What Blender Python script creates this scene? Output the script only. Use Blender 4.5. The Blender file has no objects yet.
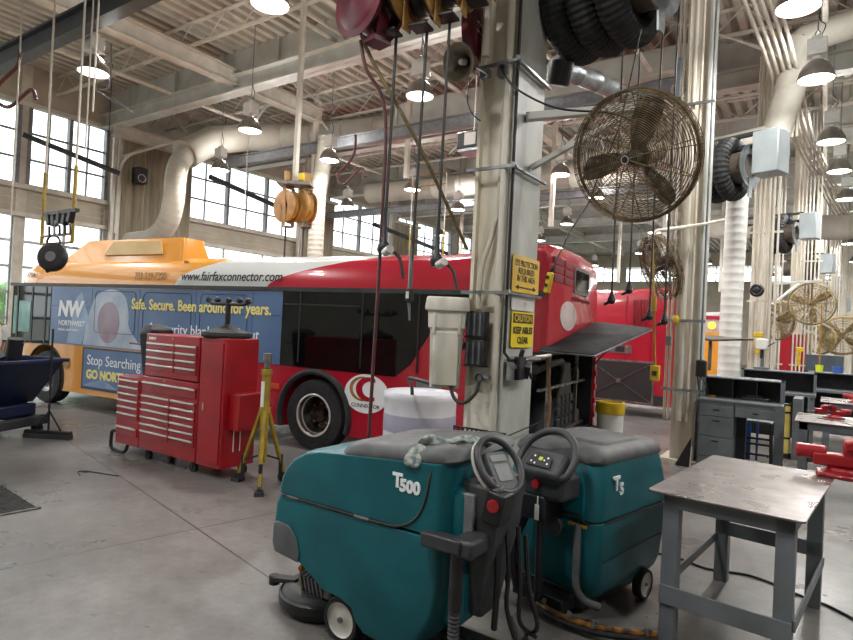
import bpy, bmesh, math, random
from mathutils import Vector, Matrix, Euler
random.seed(7)
PI = math.pi
S = bpy.context.scene
COL = S.collection
def V(*a): return Vector(a)
# ---------------------------------------------------------------- materials
def lin(h):
    h = h.lstrip('#'); o = []
    for i in (0, 2, 4):
        c = int(h[i:i+2], 16) / 255
        o.append(c / 12.92 if c <= .04045 else ((c + .055) / 1.055) ** 2.4)
    return (*o, 1)
def mat(name, c1, c2=None, rough=.5, metal=0, scale=6, amt=1.0, bump=0, detail=6, stretch=None, coat=0, rvar=0, spec=.5):
    m = bpy.data.materials.new(name); m.use_nodes = True
    nt = m.node_tree; N = nt.nodes; L = nt.links
    b = N['Principled BSDF']
    b.inputs['Roughness'].default_value = rough; b.inputs['Metallic'].default_value = metal
    b.inputs['Coat Weight'].default_value = coat; b.inputs['Specular IOR Level'].default_value = spec
    a = lin(c1); b.inputs['Base Color'].default_value = a
    m.diffuse_color = a
    tc = N.new('ShaderNodeTexCoord'); mp = N.new('ShaderNodeMapping')
    L.new(tc.outputs['Object'], mp.inputs[0])
    if stretch: mp.inputs['Scale'].default_value = stretch
    nz = N.new('ShaderNodeTexNoise'); nz.inputs['Scale'].default_value = scale; nz.inputs['Detail'].default_value = detail
    L.new(mp.outputs[0], nz.inputs['Vector'])
    if c2:
        r = N.new('ShaderNodeValToRGB'); r.color_ramp.elements[0].position = .5 - .22 / max(amt, .01) * .6; r.color_ramp.elements[1].position = .5 + .22 / max(amt, .01) * .6
        r.color_ramp.elements[0].color = a; r.color_ramp.elements[1].color = lin(c2)
        L.new(nz.outputs[0], r.inputs[0]); L.new(r.outputs[0], b.inputs['Base Color'])
    if rvar:
        mr = N.new('ShaderNodeMapRange'); mr.inputs['From Min'].default_value = .3; mr.inputs['From Max'].default_value = .7
        mr.inputs['To Min'].default_value = max(0.02, rough - rvar); mr.inputs['To Max'].default_value = min(1, rough + rvar)
        L.new(nz.outputs[0], mr.inputs[0]); L.new(mr.outputs[0], b.inputs['Roughness'])
    if bump:
        bp = N.new('ShaderNodeBump'); bp.inputs['Strength'].default_value = bump; bp.inputs['Distance'].default_value = .02
        L.new(nz.outputs[0], bp.inputs['Height']); L.new(bp.outputs[0], b.inputs['Normal'])
    return m
def emis(name, c, s):
    m = bpy.data.materials.new(name); m.use_nodes = True; N = m.node_tree.nodes
    b = N['Principled BSDF']; b.inputs['Base Color'].default_value = lin(c)
    b.inputs['Emission Color'].default_value = lin(c); b.inputs['Emission Strength'].default_value = s
    return m
M = {}
M['beam'] = mat('cream_paint_steel', '#c6c1b5', '#b4aea1', .55, scale=3)
M['beam_l'] = mat('pale_grey_steel', '#c6c6c0', '#b3b2aa', .5, scale=2)
M['deck'] = mat('painted_roof_deck', '#bab5a9', '#aaa497', .6, scale=2)
M['col'] = mat('grimy_column_paint', '#e6e1d5', '#c6bda6', .5, scale=2.2, stretch=(3, 3, .6), amt=.8, bump=.1)
M['colw'] = mat('column_face_paint', '#bcbdb6', '#a3a49c', .5, scale=4, stretch=(1, 1, .5), amt=.9)
M['conduit'] = mat('painted_conduit', '#d2cdc2', '#bdb6a6', .7, scale=4, stretch=(1, 1, .3))
M['duct'] = mat('off_white_duct', '#bcb8ac', '#a9a498', .7, scale=1.5)
M['galv'] = mat('galvanised_steel', '#9aa0a2', '#7c8386', .35, .7, scale=8)
M['ballast'] = mat('pale_cast_housing', '#dcdcd8', '#c9c9c4', .3, .1, scale=8)
M['steel'] = mat('worn_steel', '#9b9a98', '#6f6d6b', .32, .75, scale=7, rvar=.1)
M['chrome'] = mat('bright_metal', '#d4d2cc', None, .25, .35)
M['black'] = mat('black_plastic', '#17171a', '#222226', .45, scale=10)
M['rubber'] = mat('black_rubber', '#1c1d1f', '#2a2b2d', .75, scale=12)
M['hose'] = mat('dark_hose_rubber', '#2a2a2a', '#37322e', .6, scale=12)
M['redhose'] = mat('maroon_hose', '#5c2a2c', '#43262a', .5, scale=20)
M['tanhose'] = mat('tan_rope', '#7d704c', '#5f5538', .7, scale=20)
M['maroon'] = mat('maroon_reel_paint', '#631425', '#4b1020', .4, scale=6)
M['brown'] = mat('tan_reel_paint', '#a67c3e', '#7c5a2c', .45, scale=5)
M['red'] = mat('tool_chest_red', '#a0141f', '#8c121c', .35, scale=3, coat=.3)
M['busred'] = mat('bus_red_paint', '#ad1f32', '#a01c2e', .25, scale=1.5, coat=.5)
M['darkred'] = mat('deep_red_paint', '#7a1420', '#5f101a', .4, scale=5)
M['yellow'] = mat('stand_yellow', '#a98e25', '#7d6a20', .45, scale=9, amt=.8)
M['safety'] = mat('safety_yellow', '#e2c22a', '#cfa922', .4, scale=8)
M['white'] = mat('white_plastic', '#dcdbd6', '#cfcec8', .4, scale=4)
M['binwhite'] = mat('stained_white_bin', '#dedad0', '#c6bfae', .5, scale=5, stretch=(1, 1, .4))
M['tank'] = mat('milky_tank_plastic', '#dcdde3', '#d0d1da', .35, scale=3)
M['liquid'] = mat('mauve_tank_band', '#a9a6bb', '#9b98ae', .35, scale=3)
M['teal'] = mat('teal_plastic', '#0f5f69', '#0c525b', .42, scale=3, rvar=.08, spec=.4)
M['lid'] = mat('dusty_grey_plastic', '#5b5d5e', '#484a4c', .6, scale=9, amt=.9)
M['dgrey'] = mat('charcoal_plastic', '#3b3c3f', '#2e2f32', .5, scale=9)
M['mgrey'] = mat('mid_grey_plastic', '#7d7f82', '#6b6d70', .5, scale=9)
M['desk'] = mat('grey_painted_steel', '#6d7378', '#5e6468', .45, scale=4)
M['deskd'] = mat('dark_painted_steel', '#33373b', '#25282b', .5, scale=4)
M['tabletop'] = mat('scuffed_plate_steel', '#96918e', '#6e6867', .33, .8, scale=3.2, detail=10, rvar=.12, amt=.9)
M['blue'] = mat('hopper_blue', '#15294f', '#0e1a36', .5, scale=3, amt=.9)
M['ad'] = mat('ad_blue_vinyl', '#48658f', '#5a78a2', .35, scale=.8)
M['glass'] = mat('dark_tinted_glass', '#08090a', '#101314', .05, scale=1, spec=.4)
M['teal_glass'] = mat('greenish_door_glass', '#7fb3aa', '#4d7f7a', .15, scale=1.5)
M['lens'] = emis('lamp_lens', '#fffaf0', 14)
M['shade'] = mat('spun_metal_shade', '#a19b94', '#87817a', .35, .6, scale=5)
M['orange'] = mat('orange_plastic', '#d4502a', '#b8421f', .5, scale=6)
M['gold'] = mat('brass_yellow', '#c08a2c', '#8e6420', .4, .3, scale=8)
M['rag'] = mat('checked_rag', '#a3aaa4', '#5f6b68', .9, scale=26, amt=1.4)
M['skin'] = mat('skin', '#6d4a38', None, .6)
M['hair'] = mat('dark_hair', '#17110e', None, .8)
M['lime'] = mat('lime_plastic', '#cfe02a', None, .5)
M['fangd'] = mat('rusty_fan_wire', '#7d6c50', '#57472f', .5, .4, scale=14)
M['fanblade'] = mat('dark_fan_blade', '#2c2a29', '#3d352b', .45, .3, scale=8)
M['sheet'] = mat('wall_panel_beige', '#b0a897', '#a29988', .6, scale=1.5)
M['curtain'] = mat('beige_pleated_vinyl', '#a79f8c', '#8b8370', .6, scale=2, stretch=(4, 4, .4))
M['grate'] = mat('iron_grate', '#4b4a48', '#2f2e2d', .5, .4, scale=10)
M['paper'] = mat('white_label', '#e4e2dc', None, .6)
M['ink'] = mat('black_ink', '#101010', None, .5)
M['wink'] = mat('white_ink', '#e9eef2', None, .5)
M['yink'] = mat('cream_yellow_ink', '#eee28a', None, .5)
M['cardboard'] = mat('brown_board', '#8a6a48', '#745639', .8, scale=6)
M['foliage'] = mat('hedge_green', '#7ea36a', '#4d7a45', .8, scale=3, amt=1.2)
M['paving'] = mat('pale_paving', '#bcb9b0', '#a5a29a', .8, scale=1)
M['tail'] = mat('tail_lamp_red', '#a8262c', None, .3)
M['bumper'] = mat('bumper_grey', '#585b5e', '#4b4e51', .5, scale=8)
M['fan_tan'] = mat('tan_fan_paint', '#9c8860', '#7c6a46', .6, scale=9)
M['amber'] = emis('amber_lamp', '#ffb52e', 2.5)
M['glow'] = emis('fluorescent_tube', '#fff4cf', 3)
def pane_mat():
    m = bpy.data.materials.new('clear_window_glass'); m.use_nodes = True; N = m.node_tree.nodes; L = m.node_tree.links
    N.remove(N['Principled BSDF']); t = N.new('ShaderNodeBsdfTransparent'); g = N.new('ShaderNodeBsdfGlossy'); g.inputs['Roughness'].default_value = .03
    x = N.new('ShaderNodeMixShader'); x.inputs[0].default_value = .07; t.inputs[0].default_value = (.96, .98, .97, 1)
    L.new(t.outputs[0], x.inputs[1]); L.new(g.outputs[0], x.inputs[2]); L.new(x.outputs[0], N['Material Output'].inputs[0]); return m
M['pane'] = pane_mat()
# ---------------------------------------------------------------- mesh builder
def frame_from(d, up=None):
    d = Vector(d).normalized(); up = Vector(up) if up else (V(0, 0, 1) if abs(d.z) < .95 else V(1, 0, 0))
    x = up.cross(d).normalized(); y = d.cross(x)
    return Matrix((x, y, d)).transposed()
class MB:
    def __init__(s): s.v = []; s.f = []; s.T = Matrix.Identity(4)
    def add(s, vs, fs):
        n = len(s.v); s.v += [tuple(s.T @ Vector(p)) for p in vs]; s.f += [tuple(i + n for i in f) for f in fs]; return s
    def box(s, c, d, rot=None):
        x, y, z = d[0] / 2, d[1] / 2, d[2] / 2; R = Euler(rot).to_matrix() if isinstance(rot, tuple) else (rot or Matrix.Identity(3)); c = Vector(c)
        vs = [c + R @ V(a * x, b * y, e * z) for a in (-1, 1) for b in (-1, 1) for e in (-1, 1)]
        return s.add(vs, [(0, 1, 3, 2), (4, 6, 7, 5), (0, 4, 5, 1), (2, 3, 7, 6), (0, 2, 6, 4), (1, 5, 7, 3)])
    def bb(s, x0, x1, y0, y1, z0, z1): return s.box(((x0+x1)/2, (y0+y1)/2, (z0+z1)/2), (abs(x1-x0), abs(y1-y0), abs(z1-z0)))
    def bar(s, a, b, w, h, up=None):
        a = Vector(a); b = Vector(b); R = frame_from(b - a, up); return s.box((a + b) / 2, (w, h, (b - a).length), R)
    def ring(s, c, R, r, n, ry=None): return [Vector(c) + R @ V(math.cos(2*PI*i/n) * r, math.sin(2*PI*i/n) * (ry or r), 0) for i in range(n)]
    def rings(s, rs, caps=(1, 1), close=False):
        n = len(rs[0]); vs = [p for r in rs for p in r]; fs = []
        m = len(rs)
        for k in range(m if close else m - 1):
            k2 = (k + 1) % m
            for i in range(n):
                j = (i + 1) % n; fs.append((k*n+i, k*n+j, k2*n+j, k2*n+i))
        if not close:
            if caps[0]: fs.append(tuple(range(n))[::-1])
            if caps[1]: fs.append(tuple((m-1)*n + i for i in range(n)))
        return s.add(vs, fs)
    def cyl(s, a, b, r, r2=None, n=16, caps=(1, 1)):
        a = Vector(a); b = Vector(b); R = frame_from(b - a); return s.rings([s.ring(a, R, r, n), s.ring(b, R, r if r2 is None else r2, n)], caps)
    def tube(s, pts, r, n=8, close=False):
        P = [Vector(p) for p in pts]; m = len(P); rs = []; up = None; rr = r if hasattr(r, '__len__') else [r] * m
        for i in range(m):
            d = (P[(i+1) % m] - P[i-1]) if (close or 0 < i < m-1) else (P[1]-P[0] if i == 0 else P[-1]-P[-2])
            d.normalize()
            if up is None: F = frame_from(d)
            else:
                x = up - d * up.dot(d)
                if x.length < 1e-6: F = frame_from(d)
                else: x.normalize(); F = Matrix((x, d.cross(x), d)).transposed()
            up = F.col[0].copy(); rs.append(s.ring(P[i], F, rr[i], n))
        return s.rings(rs, close=close)
    def lathe(s, prof, c=(0, 0, 0), axis=(0, 0, 1), n=28, caps=(0, 0)):
        R = frame_from(axis); c = Vector(c); return s.rings([[c + R @ V(math.cos(2*PI*i/n) * r, math.sin(2*PI*i/n) * r, z) for i in range(n)] for r, z in prof], caps)
    def torus(s, c, R_, r, axis=(0, 0, 1), n=32, k=8, ry=None):
        F = frame_from(axis); return s.tube([Vector(c) + F @ V(math.cos(2*PI*i/n)*R_, math.sin(2*PI*i/n)*(ry or R_), 0) for i in range(n)], r, k, close=True)
    def prism(s, pts, c=(0, 0, 0), R=None, d=.1):
        R = R or Matrix.Identity(3); c = Vector(c)
        return s.rings([[c + R @ V(p[0], p[1], -d/2) for p in pts], [c + R @ V(p[0], p[1], d/2) for p in pts]])
    def sph(s, c, r, n=14, sc=(1, 1, 1)):
        m = n // 2 + 1
        return s.rings([[Vector(c) + V(math.cos(2*PI*i/n) * r * sc[0] * math.sin(PI*(k+.05)/(m-.9)), math.sin(2*PI*i/n) * r * sc[1] * math.sin(PI*(k+.05)/(m-.9)), -r*sc[2]*math.cos(PI*(k+.05)/(m-.9))) for i in range(n)] for k in range(m)])
    def build(s, name, m, parent=None, bev=0, smooth=40, label=None, bseg=2):
        me = bpy.data.meshes.new(name); me.from_pydata(s.v, [], s.f)
        bm = bmesh.new(); bm.from_mesh(me); bmesh.ops.recalc_face_normals(bm, faces=bm.faces); bm.to_mesh(me); bm.free()
        me.materials.append(M[m] if isinstance(m, str) else m)
        me.shade_smooth(); me.set_sharp_from_angle(angle=math.radians(smooth))
        o = bpy.data.objects.new(name, me); COL.objects.link(o)
        if parent: o.parent = parent
        if bev:
            b = o.modifiers.new('bevel', 'BEVEL'); b.width = bev; b.segments = bseg; b.limit_method = 'ANGLE'; b.harden_normals = False
        if label: o['label'] = label
        return o
def tag(o, label, cat, group=None, kind=None):
    o['label'] = label; o['category'] = cat
    if group: o['group'] = group
    if kind: o['kind'] = kind
    return o
def thing(name, label, cat, loc=(0, 0, 0), rotz=0, group=None, rot=None):
    o = bpy.data.objects.new(name, None); COL.objects.link(o); o.location = loc
    o.rotation_euler = rot if rot else (0, 0, rotz); o.empty_display_size = .1
    return tag(o, label, cat, group)
def struct(o):
    o['kind'] = 'structure'; return o
def dup(root, loc, rotz=None, label=None, group=None, rot=None, scale=None):
    r = root.copy(); COL.objects.link(r); r.location = loc
    if rotz is not None: r.rotation_euler = (0, 0, rotz)
    if rot is not None: r.rotation_euler = rot
    if scale: r.scale = (scale,) * 3
    if label: r['label'] = label
    if group: r['group'] = group
    for ch in list(root.children):
        c = ch.copy(); COL.objects.link(c); c.parent = r
        for g in ch.children:
            d = g.copy(); COL.objects.link(d); d.parent = c
    return r
def text(body, size, loc, R, m, parent, name='lettering', ext=.002, bold=0, shear=0, align='LEFT', sx=1, space=1):
    cu = bpy.data.curves.new('t', 'FONT'); cu.body = body; cu.size = size; cu.extrude = ext; cu.offset = bold; cu.shear = shear
    cu.align_x = align; cu.space_character = space; cu.resolution_u = 3
    t = bpy.data.objects.new('t', cu); COL.objects.link(t)
    bpy.context.view_layer.update()
    me = bpy.data.meshes.new_from_object(t.evaluated_get(bpy.context.evaluated_depsgraph_get()))
    bpy.data.objects.remove(t); bpy.data.curves.remove(cu)
    me.materials.clear(); me.materials.append(M[m] if isinstance(m, str) else m)
    me.transform(Matrix.Translation(loc) @ (R.to_4x4() if isinstance(R, Matrix) else Euler(R).to_matrix().to_4x4()) @ Matrix.Diagonal((sx, 1, 1, 1)))
    o = bpy.data.objects.new(name, me); COL.objects.link(o); o.parent = parent
    return o
def rrect(x0, x1, y0, y1, r, k=5):
    pts = []
    for cx, cy, a in ((x1-r, y1-r, 0), (x0+r, y1-r, 90), (x0+r, y0+r, 180), (x1-r, y0+r, 270)):
        for i in range(k + 1):
            t = math.radians(a + 90 * i / k); pts.append((cx + r * math.cos(t), cy + r * math.sin(t)))
    return pts
def catmull(P, n=6):
    P = [Vector(p) for p in P]; Q = [P[0]] + P + [P[-1]]; out = []
    for i in range(1, len(Q) - 2):
        for k in range(n):
            t = k / n; a, b, c, d = Q[i-1], Q[i], Q[i+1], Q[i+2]
            out.append(.5 * ((2*b) + (c-a)*t + (2*a-5*b+4*c-d)*t*t + (3*b-a-3*c+d)*t**3))
    out.append(P[-1]); return out
# ================================================================ camera
CAMZ = 1.8
cd = bpy.data.cameras.new('camera'); cam = bpy.data.objects.new('camera', cd); COL.objects.link(cam)
cd.sensor_fit = 'HORIZONTAL'; cd.sensor_width = 36; cd.lens = 36 * 591 / 853; cd.clip_start = .05; cd.clip_end = 500
def camrot():
    y, p, r = map(math.radians, (-34.05, -.529, 2.798))
    Rx = lambda a: Matrix(((1, 0, 0), (0, math.cos(a), -math.sin(a)), (0, math.sin(a), math.cos(a))))
    Rz = lambda a: Matrix(((math.cos(a), -math.sin(a), 0), (math.sin(a), math.cos(a), 0), (0, 0, 1)))
    B = Matrix(((1, 0, 0), (0, 0, -1), (0, 1, 0)))
    Rw = Rz(r) @ Rx(p) @ B @ Rz(y)           # world -> x right, y down, z forward
    return (Matrix(((1, 0, 0), (0, -1, 0), (0, 0, -1))) @ Rw).transposed()
cam.matrix_world = Matrix.Translation((0, 0, CAMZ)) @ camrot().to_4x4()
S.camera = cam
# ================================================================ world + view
w = bpy.data.worlds.new('world'); S.world = w; w.use_nodes = True
wn = w.node_tree.nodes; wl = w.node_tree.links; bg = wn['Background']
tcw = wn.new('ShaderNodeTexCoord'); nzw = wn.new('ShaderNodeTexNoise'); nzw.inputs['Scale'].default_value = 2.5
rw = wn.new('ShaderNodeValToRGB'); rw.color_ramp.elements[0].color = (.86, .92, 1, 1); rw.color_ramp.elements[1].color = (1, 1, 1, 1)
wl.new(tcw.outputs['Generated'], nzw.inputs['Vector']); wl.new(nzw.outputs[0], rw.inputs[0]); wl.new(rw.outputs[0], bg.inputs[0])
bg.inputs[1].default_value = 3.2
vs = S.view_settings; vs.view_transform = 'Standard'; vs.look = 'None'; vs.gamma = 1; vs.use_curve_mapping = False; vs.exposure = 0.18
S.cycles.use_denoising = True
S.cycles.max_bounces = 8; S.cycles.diffuse_bounces = 4; S.cycles.glossy_bounces = 3; S.cycles.transparent_max_bounces = 12
S.cycles.sample_clamp_indirect = 4
# ================================================================ floor
def floor_mat():
    m = bpy.data.materials.new('stained_concrete'); m.use_nodes = True; nt = m.node_tree; N = nt.nodes; L = nt.links; b = N['Principled BSDF']
    tc = N.new('ShaderNodeTexCoord')
    def noise(sc, det=8, rough=.6, st=None):
        n = N.new('ShaderNodeTexNoise'); n.inputs['Scale'].default_value = sc; n.inputs['Detail'].default_value = det; n.inputs['Roughness'].default_value = rough
        mp = N.new('ShaderNodeMapping'); L.new(tc.outputs['Object'], mp.inputs[0]); L.new(mp.outputs[0], n.inputs['Vector'])
        if st: mp.inputs['Scale'].default_value = st
        return n.outputs[0]
    def ramp(i, stops):
        r = N.new('ShaderNodeValToRGB'); e = r.color_ramp.elements
        e[0].position, e[0].color = stops[0]; e[1].position, e[1].color = stops[-1]
        for p, c in stops[1:-1]: x = e.new(p); x.color = c
        L.new(i, r.inputs[0]); return r.outputs[0]
    def mix(f, a, bb, mode='MIX'):
        x = N.new('ShaderNodeMix'); x.data_type = 'RGBA'; x.blend_type = mode
        if isinstance(f, float): x.inputs[0].default_value = f
        else: L.new(f, x.inputs[0])
        L.new(a, x.inputs[6]); L.new(bb, x.inputs[7]); return x.outputs[2]
    base = ramp(noise(.55, 10, .62), [(.3, lin('#5a5856')), (.5, lin('#74716f')), (.7, lin('#8b8886'))])
    fine = ramp(noise(9, 10, .7), [(.3, (.72, .7, .68, 1)), (.7, (1.08, 1.08, 1.08, 1))])
    c = mix(1.0, base, fine, 'MULTIPLY')
    spots = ramp(noise(5.5, 2, .4, (1, 2.2, 1)), [(.0, (1, 1, 1, 1)), (.70, (1, 1, 1, 1)), (.76, (.45, .43, .42, 1))])
    c = mix(.8, c, spots, 'MULTIPLY')
    stain = ramp(noise(.28, 4, .5, (1, .5, 1)), [(.35, (.72, .7, .68, 1)), (.55, (1, 1, 1, 1))])
    c = mix(.8, c, stain, 'MULTIPLY')
    # saw cut joints every six metres, turned twelve degrees
    mp = N.new('ShaderNodeMapping'); L.new(tc.outputs['Object'], mp.inputs[0])
    ang = math.atan2(.39, 1.83); mp.vector_type = 'TEXTURE'; mp.inputs['Location'].default_value = (-4.6, 1.77, 0); mp.inputs['Rotation'].default_value = (0, 0, -ang)
    sx = N.new('ShaderNodeSeparateXYZ'); L.new(mp.outputs[0], sx.inputs[0])
    def joint(out, off, per):
        a = N.new('ShaderNodeMath'); a.operation = 'ADD'; a.inputs[1].default_value = off + per / 2; L.new(out, a.inputs[0])
        a2 = N.new('ShaderNodeMath'); a2.operation = 'PINGPONG'; a2.inputs[1].default_value = per / 2; L.new(a.outputs[0], a2.inputs[0])
        g = N.new('ShaderNodeMath'); g.operation = 'GREATER_THAN'; g.inputs[1].default_value = per / 2 - .006; L.new(a2.outputs[0], g.inputs[0]); return g.outputs[0]
    ja = joint(sx.outputs[0], 0, 6.0); jb = joint(sx.outputs[1], -1.36, 6.0)
    mx = N.new('ShaderNodeMath'); mx.operation = 'MAXIMUM'; L.new(ja, mx.inputs[0]); L.new(jb, mx.inputs[1])
    dk = N.new('ShaderNodeRGB'); dk.outputs[0].default_value = lin('#2c2a28')
    c = mix(mx.outputs[0], c, dk.outputs[0])
    L.new(c, b.inputs['Base Color'])
    rr = N.new('ShaderNodeMapRange'); rr.inputs['From Min'].default_value = .3; rr.inputs['From Max'].default_value = .7; rr.inputs['To Min'].default_value = .2; rr.inputs['To Max'].default_value = .5
    L.new(noise(.8, 8, .6), rr.inputs[0]); L.new(rr.outputs[0], b.inputs['Roughness'])
    bp = N.new('ShaderNodeBump'); bp.inputs['Strength'].default_value = .12; bp.inputs['Distance'].default_value = .01; L.new(noise(30, 4), bp.inputs['Height']); L.new(bp.outputs[0], b.inputs['Normal'])
    return m
M['floor'] = floor_mat()
struct(MB().bb(-19.2, 14, -6, 62, -.2, 0).build('floor', 'floor'))
og = MB().bb(-120, -19.25, -60, 120, -.4, -.1).build('ground', 'paving'); og['kind'] = 'structure'
# ================================================================ left wall with glazing (x = -19)
WX = -19.0
YA, YB = -6, 51
def wall_left():
    m = MB()
    m.bb(WX-.15, WX+.1, YA, YB, 4.35, 5.2)        # band between doors and clerestory
    m.bb(WX-.15, WX+.1, YA, YB, 7.5, 8.9)
    o = m.build('wall_left', 'sheet'); struct(o)
    t = MB()
    t.bb(WX+.1, WX+.26, YA, YB, 5.08, 5.22); t.bb(WX+.1, WX+.3, YA, YB, 4.3, 4.42); t.bb(WX+.1, WX+.22, YA, YB, 7.42, 7.55)
    for z in (4.62, 4.8, 4.98): t.bb(WX+.1, WX+.115, YA, YB, z, z+.02)
    struct(t.build('trim_1', 'beam', bev=.01))
    p = MB()
    bays = [(-4.6, 1.2), (1.6, 7.15), (7.42, 9.6), (12.3, 17.9), (19.6, 24), (24.8, 30.2), (31, 36.4), (37.2, 42.6), (43.4, 49)]
    ends = [YA] + [e for b_ in bays for e in b_] + [YB]
    for a, b_ in zip(ends[::2], ends[1::2]): p.bb(WX-.15, WX+.12, a, b_, 0, 8.9)
    struct(p.build('trim_2', 'beam'))
    for k, (a, b_) in enumerate(bays):
        # clerestory window
        f = MB(); n = 3 if b_-a > 4.5 else 2
        for i in range(n + 1):
            y = a + (b_-a) * i / n; f.bb(WX-.04, WX+.14, y-.05, y+.05, 5.2, 7.5)
        for z in (5.24, 5.97, 6.72, 7.46): f.bb(WX-.02, WX+.06, a, b_, z-.025, z+.025)
        for i in range(n):
            y = a + (b_-a) * (i + .5) / n; f.bb(WX-.02, WX+.05, y-.018, y+.018, 5.2, 7.5)
        wf = struct(f.build('window_%d' % (k + 1), 'mgrey'))
        MB().bb(WX-.01, WX, a, b_, 5.2, 7.5).build('pane', 'pane', wf)
        # glazed sectional door below
        g = MB(); nz = 6
        for i in range(nz + 1):
            z = 4.35 * i / nz; g.bb(WX-.05, WX+.03, a, b_, z-.04, z+.04)
        ny = max(2, round((b_-a) / 1.6))
        for i in range(ny + 1):
            y = a + (b_-a) * i / ny; g.bb(WX-.04, WX+.02, y-.035, y+.035, 0, 4.35)
        gd = struct(g.build('door_%d' % (k + 1), 'galv'))
        MB().bb(WX-.02, WX-.01, a, b_, 0, 4.35).build('pane', 'pane', gd)
wall_left()
m = MB().bb(-19.2, 14, 50.8, 51, 0, 6.3).bb(-19.2, 14, 50.8, 51, 7.6, 9)
for i in range(8): m.bb(-19.2 + 4.4*i, -18.6 + 4.4*i, 50.8, 51, 6.3, 7.6)
struct(m.build('wall_back', 'sheet'))
for i in range(7):  # window row added to brighten the far background
    a = -18.6 + 4.4*i; f = MB()
    for j in range(4): f.bb(a + 3.8*j/3 - .03, a + 3.8*j/3 + .03, 50.8, 50.9, 6.3, 7.6)
    for z in (6.3, 6.95, 7.55): f.bb(a, a + 3.8, 50.8, 50.88, z, z+.05)
    f = struct(f.build('window_%d' % (i + 11), 'mgrey')); MB().bb(a, a+3.8, 50.86, 50.87, 6.3, 7.6).build('pane', 'pane', f)
struct(MB().bb(-19.2, 14, -6.2, -6, 0, 9).build('wall_front', 'duct'))
struct(MB().bb(14, 14.2, -6.2, 62, 0, 9).build('wall_right', 'sheet'))
# ================================================================ roof deck with ribs along Y
m = MB(); rib = .32; n = int((14 + 19.2) / rib); prof = []
for i in range(n):
    x = -19.2 + i * rib; prof += [(x, 8.7), (x+.12, 8.7), (x+.15, 8.55), (x+.29, 8.55)]
prof += [(14, 8.6)]
vs_ = [(x, YY, z) for YY in (-6, 62) for x, z in prof]; k = len(prof)
m.add(vs_, [(i, i+1, k+i+1, k+i) for i in range(k-1)])
m.bb(-19.2, 14, -6, 62, 8.8, 8.9)
struct(m.build('ceiling', 'deck', smooth=10))
# ---- column lines
COLS = [(-2.215, 4.39), (-1.68, 9.55), (-1.18, 14.75), (-.72, 19.9), (-.25, 25.1), (.2, 30.3), (.65, 35.5), (1.1, 40.7)]
def column(x, y, front=False):
    m = MB(); h = 8.5; w_, d_ = .165, .27
    m.bb(x-w_, x-w_+.03, y-d_, y+d_, 0, h); m.bb(x-w_+.03, x+w_-.03, y-.012, y+.012, 0, h); m.bb(x-w_+.03, x+w_-.03, y-d_+.05, y-d_+.065, 0, h)  # shallow cover plate added so the recess catches more light
    m2 = MB().bb(x+w_-.03, x+w_, y-d_, y+d_, 0, h)
    m.bb(x-.3, x+.3, y-.34, y+.34, 0, .03)
    o = struct(m.build('column', 'col')); m2.build('column_flange', 'colw', o)
    return o
for c in COLS: column(*c)
# ---- transverse plate girders (X direction) on the column lines, with draft panels above
def girder_x(y, x0=-19, x1=13, zb=7.42):
    m = MB()
    m.bb(x0, x1, y-.17, y+.17, zb, zb+.025); m.bb(x0, x1, y-.17, y+.17, zb+.4, zb+.425); m.bb(x0, x1, y-.01, y+.01, zb, zb+.42)
    struct(m.build('ceiling_beam', 'beam_l'))
    p = MB().bb(x0, x1, y+.1, y+.13, zb+.42, 8.6)
    x = x0 + 1.6
    while x < x1: p.bb(x-.03, x+.03, y, y+.1, zb+.42, 8.6); x += 2.1
    struct(p.build('ceiling_panel', 'beam_l'))
for c in COLS[1:7]: girder_x(c[1] - .05)
girder_x(-1.0); girder_x(4.6, -1.9, 13, 7.6)
# ---- longitudinal girders (Y direction)
def girder_y(x, y0, y1, zb=7.58, m_='beam'):
    m = MB()
    m.bb(x-.13, x+.13, y0, y1, zb, zb+.03); m.bb(x-.13, x+.13, y0, y1, zb+.37, zb+.4); m.bb(x-.012, x+.012, y0, y1, zb, zb+.4)
    struct(m.build('ceiling_beam', m_))
girder_y(-12.54, -5, 12.5); girder_y(-18.2, 9.4, 12.9, 7.12); girder_y(-7.2, 14.6, 40); girder_y(-12.54, 19, 44); girder_y(2.2, -3, 44)
# ---- open web joists under the deck (X direction)
def joist(y, x0=-19, x1=13, zt=8.55, zb=7.98):
    m = MB(); m.bb(x0, x1, y-.045, y-.01, zb, zb+.05); m.bb(x0, x1, y+.01, y+.045, zb, zb+.05); m.bb(x0, x1, y-.05, y+.05, zt-.03, zt)
    x = x0; i = 0
    while x < x1 - .6:
        m.bar((x, y, zt-.02 if i % 2 else zb+.02), (x+.6, y, zb+.02 if i % 2 else zt-.02), .022, .022); x += .6; i += 1
    struct(m.build('ceiling_joist', 'beam'))
y = 1.2
while y < 46:
    if all(abs(y - c[1]) > .6 for c in COLS): joist(y)
    y += 1.72 if y < 30 else 2.6
# ---- vertical struts and raking braces below the girders
m = MB()
for (x, y, zt, zb) in ((-12.54, 12.3, 8.5, 5.6), (-18.2, 12.9, 8.5, 7.1), (-9.2, 12.35, 8.5, 5.6), (-6.2, 14.9, 8.5, 4.6), (-9.9, 18, 8.5, 5.6), (-12, 19.9, 8.5, 4.2), (-4.4, 19.9, 8.5, 4.4), (-15.2, 14.6, 8.5, 5.6), (-7.3, 25, 8.5, 4), (-4.1, 30, 8.5, 4)):
    m.bb(x-.055, x+.055, y-.055, y+.055, zb, zt)
struct(m.build('ceiling_strut', 'beam'))
m = MB()
for (x, y) in ((-12.54, 11.2), (-18.2, 11), (-9.2, 16.4), (-6.2, 18)):
    for s_ in (-1, 1): m.bar((x, y, 8.5), (x, y + s_*1.6, 7.5), .05, .05); m.bar((x, y, 8.5), (x + s_*1.3, y, 7.5), .05, .05)
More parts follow.
